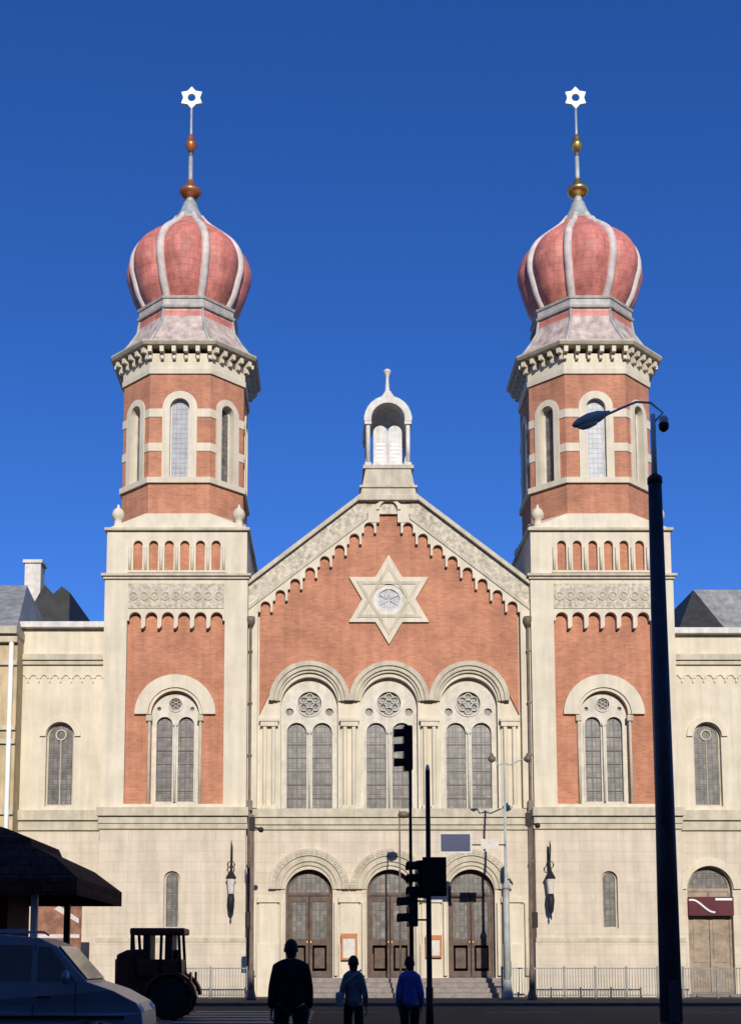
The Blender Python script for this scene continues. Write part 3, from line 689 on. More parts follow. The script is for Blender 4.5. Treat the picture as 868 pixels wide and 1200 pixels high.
# wings
def wing(sx, xin, xout, ztop_px, door):
    Yw = .9; x0, x1 = sorted((xin, xout))
    zt = Z(ztop_px, Yw)
    wx, zwb, zws = (XX(70, 900, Yw) if sx < 0 else XX(829, 900, Yw)), Z(945, Yw), Z(863, Yw)
    wr_ = .64
    b = MB(); b.plate(rect(x0, x1, zb1, zt), [arch(wx, zwb, zws, wr_, 14)], Yw, Yw+.6); b.box(x0, x1, Yw+.6, Yw+9, zb1, zt-.4)
    wg = b.build('wing', M['cream'], syn)
    holes = []
    if door: dx, dzb, dzs_ = XX(833, 1100, Yw), .12, Z(1042, Yw); holes = [arch(dx, dzb, dzs_, 1.02, 18)]
    b = MB(); b.plate(rect(x0, x1, -.05, zb0), holes, Yw, Yw+.8); b.box(x0, x1, Yw+.8, Yw+9, -.05, zb0)
    b.build('wing_base', M['ashlar'], wg)
    b = MB(); b.box(x0-.0, x1, Yw-.25, Yw+.8, zb0+.45, zb1-.003); b.box(x0, x1, Yw-.12, Yw+.8, zb0+.003, zb0+.447); b.build('wing_belt', M['stone'], wg, bevel=.02)
    b = MB(); b.box(x0, x1, Yw-.32, Yw+.9, zt+.003, zt+.28); b.build('coping', M['white_stone'], wg, bevel=.02)
    zg = Z(772, Yw)
    b = MB(); b.box(x0, x1, Yw-.22, Yw-.002, zg-.1, zg+.18); b.box(x0, x1, Yw-.12, Yw-.002, zg-.3, zg-.103); b.build('frieze_moulding', M['stone'], wg, bevel=.02)
    b = MB(); n_ = int((x1-x0)/.5)
    for i in range(n_): xx = x0+.25+i*.5; b.ring(xx, Z(795, Yw), .14, .22, Yw-.06, Yw-.002, 0, pi, 8); b.box(xx-.04+.25, xx+.04+.25, Yw-.06, Yw-.002, Z(795, Yw)-.2, Z(795, Yw)+.02) if i < n_-1 else None
    b.build('blind_arcade', M['cream'], wg)
    r = MB().plate(arch(wx, zwb, zws, wr_-.003, 14), [arch(wx, zwb+.1, zws, wr_-.09, 14)], Yw+.2, Yw+.3).build('arched_window', M['stone'], syn)
    MB().plate(arch(wx, zwb, zws, wr_-.02, 14), [], Yw+.24, Yw+.27).build('pane', M['glass'], r)
    MB().ring(wx, zws, wr_+.02, wr_+.3, Yw-.1, Yw-.002, 0, pi, 20).build('archivolt', M['cream'], r, bevel=.01)
    q = MB().ring(wx, zws+.1, .2, .26, Yw+.17, Yw+.235, 0, 2*pi, 14); q.box(wx-.02, wx+.02, Yw+.18, Yw+.235, zwb+.1, zws-.1); q.build('glazing_bar', M['stone'], r)
    if door:
        yy = Yw+.3
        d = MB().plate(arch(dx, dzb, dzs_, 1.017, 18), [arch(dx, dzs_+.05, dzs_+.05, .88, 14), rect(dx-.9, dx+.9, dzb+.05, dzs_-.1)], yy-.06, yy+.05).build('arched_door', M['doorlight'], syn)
        MB().plate(arch(dx, dzs_, dzs_, .95, 14), [], yy, yy+.03).build('transom_glass', M['glass'], d)
        lv = MB()
        for s in (-1, 1):
            a0, a1 = sorted((dx+s*.01, dx+s*.895)); lv.box(a0, a1, yy-.02, yy+.03, dzb+.06, dzs_-.11); lv.box(a0+.15, a1-.15, yy-.05, yy-.021, dzb+.3, dzb+1.2); lv.box(a0+.15, a1-.15, yy-.05, yy-.021, dzb+1.4, dzs_-1.1)
        lv.build('door_leaf', M['doorlight'], d, bevel=.01)
        MB().ring(dx, dzs_, 1.05, 1.42, Yw-.1, Yw-.002, 0, pi, 24).build('archivolt', M['cream'], d, bevel=.01)
        MB().box(dx-1.4, dx+1.4, Yw-.8, Yw+.3, -.05, .12).build('door_step', M['step'], d, bevel=.01)
        # banner with a white swirl across the door
        z1_, z0_ = Z(1051, Yw-.1), Z(1073, Yw-.1)
        bn = MB(); bn.plate(rect(dx-1.02, dx+1.02, z0_, z1_), [], Yw-.13, Yw-.04)
        bo = bn.build('sign_board', M['maroon'], d)
        sw = MB(); pts_ = [(dx-1.0+2.0*i/24, Yw-.14, (z0_+z1_)/2+.28*cos(pi*i/12*1.0-.4)*(1 if i < 24 else 1)) for i in range(15)]
        sw.tube(pts_, .05, 6); sw.box(dx+.2, dx+.95, Yw-.15, Yw-.131, z1_-.16, z1_-.06)
        sw.build('sign_swirl', M['white'], bo)
wing(-1, -TX-HW, XX(19, 850, .9), 737, False)
wing(1, TX+HW, 26.0, 744, True)
# nave and roofs behind
b = MB(); b.box(-xc-4, xc+4, 2*HW+.1, 40, 0, Z(690, 3)-1.5)
b.build('nave', M['brick'], syn)
b = MB(); zn = Z(690, 3)-1.5
b.plate([(-xc-4.3, zn), (xc+4.3, zn), (0, zap-1.1)], [], CYP+1.32+5.5, 40.5)
b.plate([(-xc, zn-.5), (xc, zn-.5), (0, zap-.9)], [], CYP+.75, CYP+1.32+5.6)
b.build('nave_roof', M['roof'], syn)
# downpipes
for x in (-xc+.14, xc-.14):
    b = MB(); y = CYP-.46
    b.tube([(x, y, .05), (x, y, rake(xc)-1.9)], .065, 8); b.lathe([(.07, rake(xc)-2.3), (.2, rake(xc)-2.0), (.2, rake(xc)-1.8)], x, y, 10)
    b.box(x-.14, x+.14, y-.14, y+.14, zb1-.1, zb1+.35)
    for i in range(7): b.box(x-.09, x+.09, y-.08, CYP-.34, 1.2+i*2.4, 1.26+i*2.4)
    b.build('downpipe', M['pipe'], syn)
x = XX(147.5, 1000, -.3)

# ------------------------------------------------------------------ things on the facade
def wall_lantern(px, label):
    X = XX(px, 1040, -.5); Y = -.42
    t = thing('wall_lantern', label, 'wall lantern', (X, Y, Z(1070)), 'wrought iron wall lanterns on the towers')
    zt, zm0, zm1, zb = Z(995), Z(1048), Z(1030), Z(1072)
    b = MB()
    b.tube([(X, -.02, Z(1010)), (X, Y*.5, Z(1002)), (X, Y, Z(1008)), (X, Y, Z(1026))], .03, 8)
    b.tube([(X, Y, Z(1008)), (X+.02, Y, zt+.1), (X, Y, zt+.35)], [.03, .04, .01], 8)
    b.tube([(X, -.02, Z(1050)), (X, -.02, zt+.1)], .04, 8)
    for i in range(2): b.tube([(X+(.16+.02*q)*cos(q*.8+i*pi)*(1-q*.07), Y, Z(1014)+.16*sin(q*.8+i*pi)) for q in range(9)], .018, 6)
    b.build('bracket', M['iron'], t)
    b = MB(); b.lathe([(.06, zm1+.35), (.12, zm1+.25), (.24, zm1+.02), (.22, zm1-.02)], X, Y, 8, False)
    b.build('cap', M['iron'], t)
    MB().lathe([(.12, zm0), (.19, zm1-.02)], X, Y, 8, False).build('glass', M['poster'], t)
    MB().lathe([(.01, zb-.25), (.05, zb-.12), (.03, zb), (.12, zb+.15), (.17, zm0-.3), (.14, zm0)], X, Y, 10).build('lower_basket', M['iron'], t)
wall_lantern(270.5, 'black iron wall lantern on the left tower beside the doors')
wall_lantern(645, 'black iron wall lantern on the right tower beside the doors')
def notice(px, py0, py1, label):
    Y = CYP-.3; X = XX(px, 1105, Y); z0, z1 = Z(py1, Y), Z(py0, Y)
    t = thing('notice_board', label, 'notice board', (X, Y, z0), 'notice boards on the door piers')
    MB().plate(rect(X-.36, X+.36, z0, z1), [rect(X-.27, X+.27, z0+.09, z1-.2)], Y-.05, Y+.02).build('frame', M['orangeframe'], t)
    MB().box(X-.27, X+.27, Y-.01, Y+.012, z0+.09, z1-.2).build('poster', M['poster'], t)
    MB().box(X-.2, X+.2, Y+.02, CYP-.1, z0+.1, z1-.1).build('bracket', M['iron'], t)
notice(409, 1094, 1125, 'orange framed notice board left of the middle door')
notice(508, 1096, 1122, 'orange framed notice board right of the middle door')

# ------------------------------------------------------------------ neighbouring buildings
Yn = -.2
xr = XX(19, 850, Yn)
nb = thing('town_house', 'yellowish plaster town house at the left edge with cornice and grey tin roof', 'house', (xr-8, 6, 0))
b = MB(); zt = Z(745, Yn); b.box(xr-16, xr-.02, Yn, 14, -.05, zt); nbw = b.build('wall', M['yellow'], nb)
b = MB(); b.box(xr-16.2, xr+.02, Yn-.45, 14.2, zt+.003, zt+.35); b.box(xr-16.1, xr, Yn-.25, -.202, zt-.35, zt-.0)
for py in (780, 856, 872, 955): b.box(xr-16.1, xr, Yn-.14, Yn-.002, Z(py, Yn), Z(py, Yn)+.22)
b.build('cornice', M['stone'], nb, bevel=.02)
b = MB(); zr0 = zt+.35; b.add([(xr-16, Yn-.3, zr0), (xr+.0, Yn-.3, zr0), (xr-.0, 13, zr0), (xr-16, 13, zr0), (xr-16, 6, Z(684, 6)), (xr-1.2, 6, Z(686, 6))], [(0, 1, 5, 4), (2, 3, 4, 5), (1, 2, 5), (3, 0, 4), (0, 3, 2, 1)]); b.build('roof', M['roof'], nb)
for i in range(4):
    for zz in (3.2, 8.5, 13):
        X = xr-2.2-i*3.6
        f = MB().plate(rect(X-.75, X+.75, zz, zz+2.4), [rect(X-.6, X+.6, zz+.15, zz+2.25)], Yn-.1, Yn-.002); fo = f.build('window', M['stone'], nb)
        MB().box(X-.6, X+.6, Yn-.02, Yn-.003, zz+.15, zz+2.25).build('pane', M['glass'], fo)
b = MB(); b.tube([(xr-.27, Yn-.14, 0), (xr-.27, Yn-.14, zt-.1)], .11, 10); b.build('downpipe', M['bright'], nb)
# house behind the left wing: chimney and dark roof
Yh = 12
hb = thing('rear_house', 'house with grey roof and tall pale chimney rising behind the left wing', 'house', (-20, Yh+4, 0))
xa0, xa1 = XX(-80, 700, Yh), XX(82, 700, Yh); ze = Z(732, Yh)
b = MB(); b.box(xa0, xa1, Yh, Yh+9, -.05, ze); b.build('wall', M['yellow'], hb)
zr1 = Z(700, Yh+2)
b = MB(); b.add([(xa0, Yh-.4, ze), (xa1-2.4, Yh-.4, ze), (xa1-2.4, Yh+9, ze), (xa0, Yh+9, ze), (xa0, Yh+4, zr1+1.2), (xa1-1.9, Yh+4, zr1+.9)], [(0, 1, 5, 4), (2, 3, 4, 5), (1, 2, 5), (3, 0, 4), (0, 3, 2, 1)])
b.build('roof', M['darkroof'], hb)
b = MB(); b.plate([(xa1-2.6, ze-.3), (xa1+.1, ze-.3), (xa1+.1, Z(697, Yh)), (xa1-.35, Z(690, Yh)), (xa1-.8, Z(699, Yh)), (xa1-1.3, Z(688, Yh))], [], Yh-.5, Yh+6); b.build('dormer', M['darkroof'], hb)
cxh = XX(41, 680, Yh+1)
b = MB(); b.box(cxh-.48, cxh+.42, Yh+.6, Yh+1.6, ze, Z(660, Yh+.6)); b.box(cxh-.58, cxh+.52, Yh+.5, Yh+1.7, Z(660, Yh+.6)+.003, Z(656, Yh+.6)); b.build('chimney', M['white_stone'], hb, bevel=.02)
# right one
Yh = 11
rb_ = thing('rear_house', 'house with dark gable end and grey tin roof rising behind the right wing', 'house', (23, Yh+4, 0))
xa0, xa1 = XX(799, 740, Yh), 36; ze = Z(740, Yh)
b = MB(); b.box(xa0, xa1, Yh, Yh+11, -.05, ze); b.build('wall', M['yellow'], rb_)
xt = XX(813, 690, Yh+2.0); zrr = Z(690, Yh+2.0); xe = XX(848, 738, Yh)
b = MB(); b.add([(xa0-.3, Yh-.3, ze), (xe, Yh-.3, ze), (xt, Yh+2.2, zrr), (xt, Yh+9, zrr), (xa0-.3, Yh+11, ze)], [(0, 1, 2), (0, 2, 3, 4)]); b.build('gable_end', M['darkroof'], rb_)
b = MB(); b.add([(xe, Yh-.3, ze+.002), (xa1, Yh-.3, ze), (xa1, Yh+2.2, zrr), (xt, Yh+2.2, zrr+.002), (xa1, Yh+9, zrr), (xt, Yh+9, zrr), (xa1, Yh+11, ze), (xa0, Yh+11, ze)], [(0, 1, 2, 3), (3, 2, 4, 5), (5, 4, 6, 7)]); b.build('roof', M['roof'], rb_)
# opposite side of the street, behind the camera: casts the shade
Yo = -74.0; Ho = (abs(Yo)-2.6)*math.tan(ELEV)/cos(AZ)
for j, (x0, x1, dh) in enumerate([(-70, -24, .0), (-24, 20, .0), (20, 70, .0)]):
    ob = thing('apartment_block', ['west', 'middle', 'east'][j]+' apartment block of the row across the street, facing the synagogue', 'building', ((x0+x1)/2, Yo-7, 0))
    MB().box(x0+.02, x1-.02, Yo-14, Yo, -.05, Ho-.6).build('wall', M['opp'], ob)
    MB().box(x0+.01, x1-.01, Yo-14.1, Yo+.4, Ho-.597, Ho).build('roof', M['darkroof'], ob)
    wm = None
    for i in range(10):
        for k_ in range(8):
            X = x0+2.4+i*(x1-x0-4.8)/9; zz = 1.5+k_*3.5
            if zz+2 > Ho-1: continue
            if wm is None:
                wo = MB().plate(rect(-.7, .7, 0, 1.9), [rect(-.6, .6, .1, 1.8)], -.08, .08).build('window', M['white'], ob); wm = wo
                wo.matrix_parent_inverse = Matrix.Identity(4)
            else: wo = wm.copy(); C.objects.link(wo)
            wo.parent = ob; wo.location = (X-(x0+x1)/2, 7.0+.09, zz)

# ------------------------------------------------------------------ street furniture
def street_pole(px, pytop, label, box_side, Y=-4.2):
    X = XX(px, 1100, Y); zt = Z(pytop, Y)
    t = thing('utility_pole', label, 'pole', (X, Y, 0), 'dark poles in front of the facade')
    b = MB(); b.tube([(X, Y, 0), (X, Y, 1.2), (X, Y, 1.21), (X, Y, zt)], [.13, .12, .09, .07], 12); b.build('pole', M['pipe'], t)
    b = MB(); b.lathe([(.2, 0), (.2, .1), (.14, .35), (.13, .4)], X, Y, 12); b.build('base', M['pipe'], t)
    b = MB(); b.box(X-.14, X+.10, Y-.12, Y+.12, zt-.65, zt-.1); b.tube([(X, Y, zt-.5), (X+.35, Y, zt-.6)], .04, 6); b.sphere((X+.35, Y, zt-.62), .12, 10); b.build('clamp', M['iron'], t)
    b = MB(); z_ = Z(1078, Y); xx = X+box_side*.16; b.box(xx-.11, xx+.11, Y-.13, Y+.13, z_-.32, z_+.32); b.build('control_box', M['iron'], t, bevel=.02)
street_pole(295, 955, 'dark brown pole with control box in front of the left tower', -1)
street_pole(622, 950, 'dark brown pole with clamp near the right tower and railing', 1)
# double-arm post
Y = -3.4; X = XX(592, 1000, Y)
t = thing('street_lamp', 'slim grey green double armed lamp post before the right door', 'street lamp', (X, Y, 0))
zt = Z(893, Y)
b = MB(); b.tube([(X, Y, 0), (X, Y, Z(1040, Y)), (X, Y, Z(1038, Y)), (X, Y, zt)], [.15, .13, .07, .045], 12); b.build('post', M['postgrey'], t)
b = MB(); b.lathe([(.24, 0), (.24, .15), (.17, .5), (.16, .8)], X, Y, 12); b.build('base', M['postgrey'], t); b = MB(); b.lathe([(.15, Z(1042, Y)), (.17, Z(1040, Y)), (.08, Z(1034, Y))], X, Y, 12); b.build('collar', M['postgrey'], t)
for s, px in ((-1, 576), (1, 618)):
    xx = XX(px, 890, Y); zz = Z(888, Y)
    b = MB(); b.tube([(X, Y, zt-.05), (X+s*.25, Y, zt-.12), (xx-s*.1, Y, zz)], .03, 8); a = b.build('arm', M['postgrey'], t)
    b = MB(); b.lathe([(.05, zz-.2), (.16, zz-.12), (.17, zz), (.08, zz+.1), (.03, zz+.2)], xx, Y, 12); b.build('lamp_head', M['pipe'], a)
# signs on the post
zs0, zs1 = Z(998, Y), Z(978, Y); xs0, xs1 = XX(516, 988, Y), XX(550, 988, Y)
t = thing('direction_sign', 'blue direction sign with white border on a bracket off the lamp post', 'sign', (xs1, Y, zs0))
MB().box(xs0-.08, xs1+.08, Y-.18, Y-.14, zs0-.08, zs1+.08).build('border', M['poster'], t)
MB().box(xs0, xs1, Y-.2, Y-.181, zs0, zs1).build('panel', M['blue'], t)
zc_ = (zs0+zs1)/2-.08
MB().tube([(xs1, Y-.1, zc_), (X, Y-.1, zc_)], .035, 8).build('bracket', M['pipe'], t)
MB().add([(xs1+.08, Y-.19, zc_-.09), (xs1+.35, Y-.19, zc_), (xs1+.08, Y-.19, zc_+.09)], [(0, 1, 2)]) 
t = thing('white_sign', 'small white sign plate between the blue sign and the lamp post', 'sign', ((xs1+X)/2, Y, zs0))
MB().box(xs1+.45, X-.30, Y-.16, Y-.12, zs0+.1, zs1-.2).build('plate', M['poster'], t)
# hanging lantern in front of middle window
Y = -3.0; X = XX(468, 960, Y)
t = thing('small_street_lamp', 'thin post with a dark round lamp before the middle door', 'street lamp', (X, Y, 0))
b = MB(); b.tube([(X, Y, 0), (X, Y, Z(950, Y))], [.05, .03], 8); b.build('post', M['pipe'], t)
b = MB(); zz = Z(954, Y); b.tube([(X, Y, zz+.0), (X+.25, Y, zz)], .03, 6); b.sphere((X+.18, Y, zz-.03), .26, 12, (1, 1, .6)); b.build('lamp_head', M['pipe'], t)

# railing
def railing(px0, px1, label, Y=-2.2):
    x0, x1 = XX(px0, 1150, Y), XX(px1, 1150, Y); zt = Z(1134, Y)
    t = thing('railing', label, 'railing', ((x0+x1)/2, Y, 0), 'grey railings along the pavement')
    n = max(1, round((x1-x0)/1.42)); wd = (x1-x0)/n
    b = MB(); b.box(x0, x1, Y-.025, Y+.025, zt-.05, zt); b.box(x0, x1, Y-.02, Y+.02, .12, .16); b.build('rail', M['railing'], t)
    for i in range(n+1): MB().box(x0+wd*i-.04, x0+wd*i+.04, Y-.04, Y+.04, 0, zt+.06).build('post', M['railing'], t)
    b = MB(); x = x0+.12
    while x < x1-.02: b.box(x-.013, x+.013, Y-.013, Y+.013, .16, zt-.05); x += .12
    o = b.build('baluster', M['railing'], t)
railing(160, 290, 'grey metal railing in front of the left tower behind the tractor')
railing(588, 770, 'grey metal railing in front of the right tower, left of the tall lamp post')
railing(800, 1000, 'grey metal railing in front of the right wing door, right of the tall lamp post')

# big lamp post in the foreground
Y = -43.0; X = XX(786, 1190, Y)
t = thing('lamp_post', 'tall dark blue lamp post in the right foreground with an arm to the left', 'lamp post', (X, Y, 0))
zth, ztp = Z(562, Y), Z(486, Y)
b = MB(); b.tube([(X, Y, 0), (X, Y, zth*.5), (X, Y, zth)], [.128, .103, .075], 20); b.lathe([(.17, 0), (.17, .12), (.14, .3), (.13, .9)], X, Y, 20); b.lathe([(.085, zth-.05), (.085, zth+.02), (.04, zth+.06)], X, Y, 16)
b.build('pole', M['lamppost'], t)
b = MB(); b.box(X-.05, X+.05, Y-.145, Y-.12, .9, 1.35); b.build('service_door', M['lamppost'], t, bevel=.008)
MB().tube([(X, Y, zth), (X, Y, ztp)], [.033, .028], 10).build('upper_pole', M['lampgrey'], t)
b = MB(); p1 = P(776, 484, Y); p2 = P(762, 472, Y); p3 = P(745, 471, Y); p4 = P(728, 478, Y); p5 = P(706, 488, Y)
b.tube([(X, Y, ztp-.1), (p1[0], Y, p1[1]), (p2[0], Y, p2[1]), (p3[0], Y, p3[1]), (p4[0], Y, p4[1]), (p5[0], Y, p5[1])], .014, 8); arm = b.build('arm', M['lampgrey'], t)
b = MB(); q0 = P(714, 483, Y); q1 = P(670, 499, Y)
def ell(tx):
    return tx
n_ = 8; vs = []
A = Vector((q0[0], Y, q0[1])); B = Vector((q1[0], Y, q1[1])); ax = B-A
b.tube([A+ax*t_ for t_ in (0, .12, .3, .55, .8, .95, 1)], [.02, .035, .065, .075, .06, .03, .008], 14)
lh = b.build('lamp_head', M['lamphead'], arm)
b = MB(); b.tube([A+ax*t_+Vector((0, 0, -.045)) for t_ in (.3, .4, .6, .75, .85)], [.015, .045, .055, .045, .015], 12); b.build('lamp_glass', M['lampgrey'], arm)
b = MB(); pc = P(777, 493, Y); b.sphere((pc[0]+.0, Y, pc[1]), .055, 14, (1, 1, 1.1)); b.build('cap', M['bright'], t)  # metal cap coloured white to stand in for the sky's reflection on it
b = MB(); b.lathe([(.02, pc[1]-.13), (.055, pc[1]-.1), (.06, pc[1]-.04)], pc[0], Y, 12); b.build('cap_collar', M['iron'], t)

# traffic signals
def signal_head(x, y, z0, h, wd, face, parent, lenses=3, board=False):
    """face: angle of facing direction in the ground plane; parts: visor, lens (in parent: body)"""
    mt = Matrix.Translation((x, y, z0)) @ Matrix.Rotation(face, 4, 'Z')   # local -y is the front
    b = MB(mt); b.box(-wd/2, wd/2, -.09, .11, 0, h)
    if board: b.box(-wd/2-.09, wd/2+.09, .0, .015, -.09, h+.09)
    body = b.build('signal_head', M['blackplastic'], parent, bevel=.02)
    for i in range(lenses):
        zz = h*(i+.5)/lenses; rr = min(wd, h/lenses)*.40
        v = MB(mt); m_ = 12
        vs_ = []; fs_ = []
        for k_ in range(m_+1):
            a = -.5+(pi+1.0)*k_/m_
            for y_ in (-.09, -.31): 
                vs_.append(((rr+.012)*cos(a), y_, zz+(rr+.012)*sin(a)+(.0 if y_ > -.1 else -.02))); vs_.append((rr*cos(a), y_, zz+rr*sin(a)))
        for k_ in range(m_):
            o = 4*k_; p = o+4; fs_ += [(o, o+2, p+2, p), (o+1, p+1, p+3, o+3), (o+2, o+3, p+3, p+2)]
        v.add(vs_, fs_); v.build('visor', M['blackplastic'], body)
        MB(mt).ring(0, zz, .001, rr, -.1, -.091, 0, 2*pi, 16).build('lens', M['lens'], body)
Y = -29.0; X = XX(502.5, 1100, Y)
t = thing('traffic_light', 'black traffic light post with a low cluster of signal heads', 'traffic light', (X, Y, 0))
zt = Z(903, Y)
b = MB(); b.tube([(X, Y, 0), (X, Y, 1), (X, Y, 1.01), (X, Y, zt)], [.085, .08, .062, .05], 14); b.build('pole', M['iron'], t)
MB().lathe([(.05, zt), (.05, zt+.03), (.03, zt+.12), (.0, zt+.14)], X, Y, 10).build('cap', M['bright'], t)
def hd(px, py0, py1, wd, ang, n, board=False, dy=0): 
    signal_head(XX(px, (py0+py1)/2, Y), Y+dy, Z(py1, Y), Z(py0, Y)-Z(py1, Y), wd, ang, t, n, board)
hd(508, 1010, 1046, .34, pi, 3, True, -.2)
hd(493, 1008, 1052, .28, -pi/2+.3, 3, False, .12)
hd(482, 1048, 1086, .28, -pi/2+.2, 2, False, -.05)
b = MB(); 
for py in (1015, 1044, 1056, 1078): zz = Z(py, Y); b.tube([(X, Y, zz), (XX(488, py, Y), Y, zz)], .022, 6)
b.build('bracket', M['iron'], t)
Y = -27.4; X = XX(481, 1000, Y)
t = thing('traffic_light', 'tall thin traffic light with one high signal head before the middle window', 'traffic light', (X, Y, 0))
b = MB(); b.tube([(X, Y, 0), (X, Y, Z(850, Y))], [.05, .03], 10); b.build('pole', M['iron'], t)
signal_head(X-.06, Y, Z(903, Y), Z(851, Y)-Z(903, Y), .26, -pi/2+.1, t, 3, False)

# ------------------------------------------------------------------ kiosk
Yk = -27.0
tipx, tipz = P(143, 1050, Yk+2.9)
kx = tipx-2.9; ky = Yk; tipz = ZZ(1037, Yk)
t = thing('kiosk', 'wooden street kiosk with dark brown shingled tent roof at the left edge', 'kiosk', (kx, ky, 0))
pr = [(2.9, tipz-.02), (2.3, Z(1014, ky)), (1.62, Z(998, ky)), (1.55, Z(989, ky)), (.85, Z(975, ky)), (.15, Z(964, ky))]
def sq(h): return [(kx-h, ky-h), (kx+h, ky-h), (kx+h, ky+h), (kx-h, ky+h)]
b = MB()
for (r0, z0), (r1, z1) in zip(pr, pr[1:]): b.frustum(sq(r0), z0, sq(r1), z1, caps=False)
b.frustum(sq(.15), pr[-1][1], sq(.12), pr[-1][1]+.3)
b.build('roof', M['shingle'], t)
b = MB(); z0 = tipz-.38
b.plate(rect(kx-2.9, kx+2.9, z0, tipz-.023), [], ky-2.9, ky-2.83); b.plate(rect(kx-2.9, kx+2.9, z0, tipz-.023), [], ky+2.83, ky+2.9)
b.box(kx+2.83, kx+2.9, ky-2.828, ky+2.828, z0, tipz-.023); b.box(kx-2.9, kx-2.83, ky-2.828, ky+2.828, z0, tipz-.023)
b.box(kx-2.82, kx+2.82, ky-2.82, ky+2.82, tipz-.1, tipz-.03)
b.build('fascia', M['shingle'], t)
for s1 in (-1, 1):
    for s2 in (-1, 1): MB().box(kx+s1*1.75-.07, kx+s1*1.75+.07, ky+s2*1.75-.07, ky+s2*1.75+.07, -.01, tipz-.1).build('post', M['white'] if s2 < 0 else M['iron'], t)
b = MB(); b.box(kx-1.7, XX(29, 1070, ky+1), ky-.6, ky+1.5, -.01, tipz-.11); b.build('cabin', M['maroon'], t)
b = MB(); b.box(kx-1.6, kx+1.6, ky-1.7, ky-1.2, -.01, 1.05); b.box(kx-1.68, kx+1.68, ky-1.8, ky-1.1, 1.053, 1.1); b.build('counter', M['wood'], t)

# billboard standing in the sun by the left wing
Y = -3.3; xa, xb_ = XX(43, 1070, Y), XX(96, 1070, Y); za, zb_ = .9, Z(1050, Y)
t = thing('billboard', 'brown orange billboard with a pale diagonal stripe behind the kiosk', 'billboard', ((xa+xb_)/2, Y, 0))
MB().plate(rect(xa, xb_, za, zb_), [], Y-.05, Y+.05).build('board', M['brownboard'], t)
MB().plate([(xa+.75, zb_-.55), (xb_-.1, zb_-1.15), (xb_-.1, zb_-.95), (xa+.95, zb_-.4)], [], Y-.058, Y-.051).build('stripe', M['poster'], t)
MB().box(xa+.06, xb_-.06, Y-.056, Y-.051, zb_-1.75, zb_-1.6).build('stripe', M['poster'], t)
for x in (xa+.2, xb_-.2): MB().box(x-.06, x+.06, Y+.051, Y+.15, 0, zb_-.1).build('post', M['iron'], t)

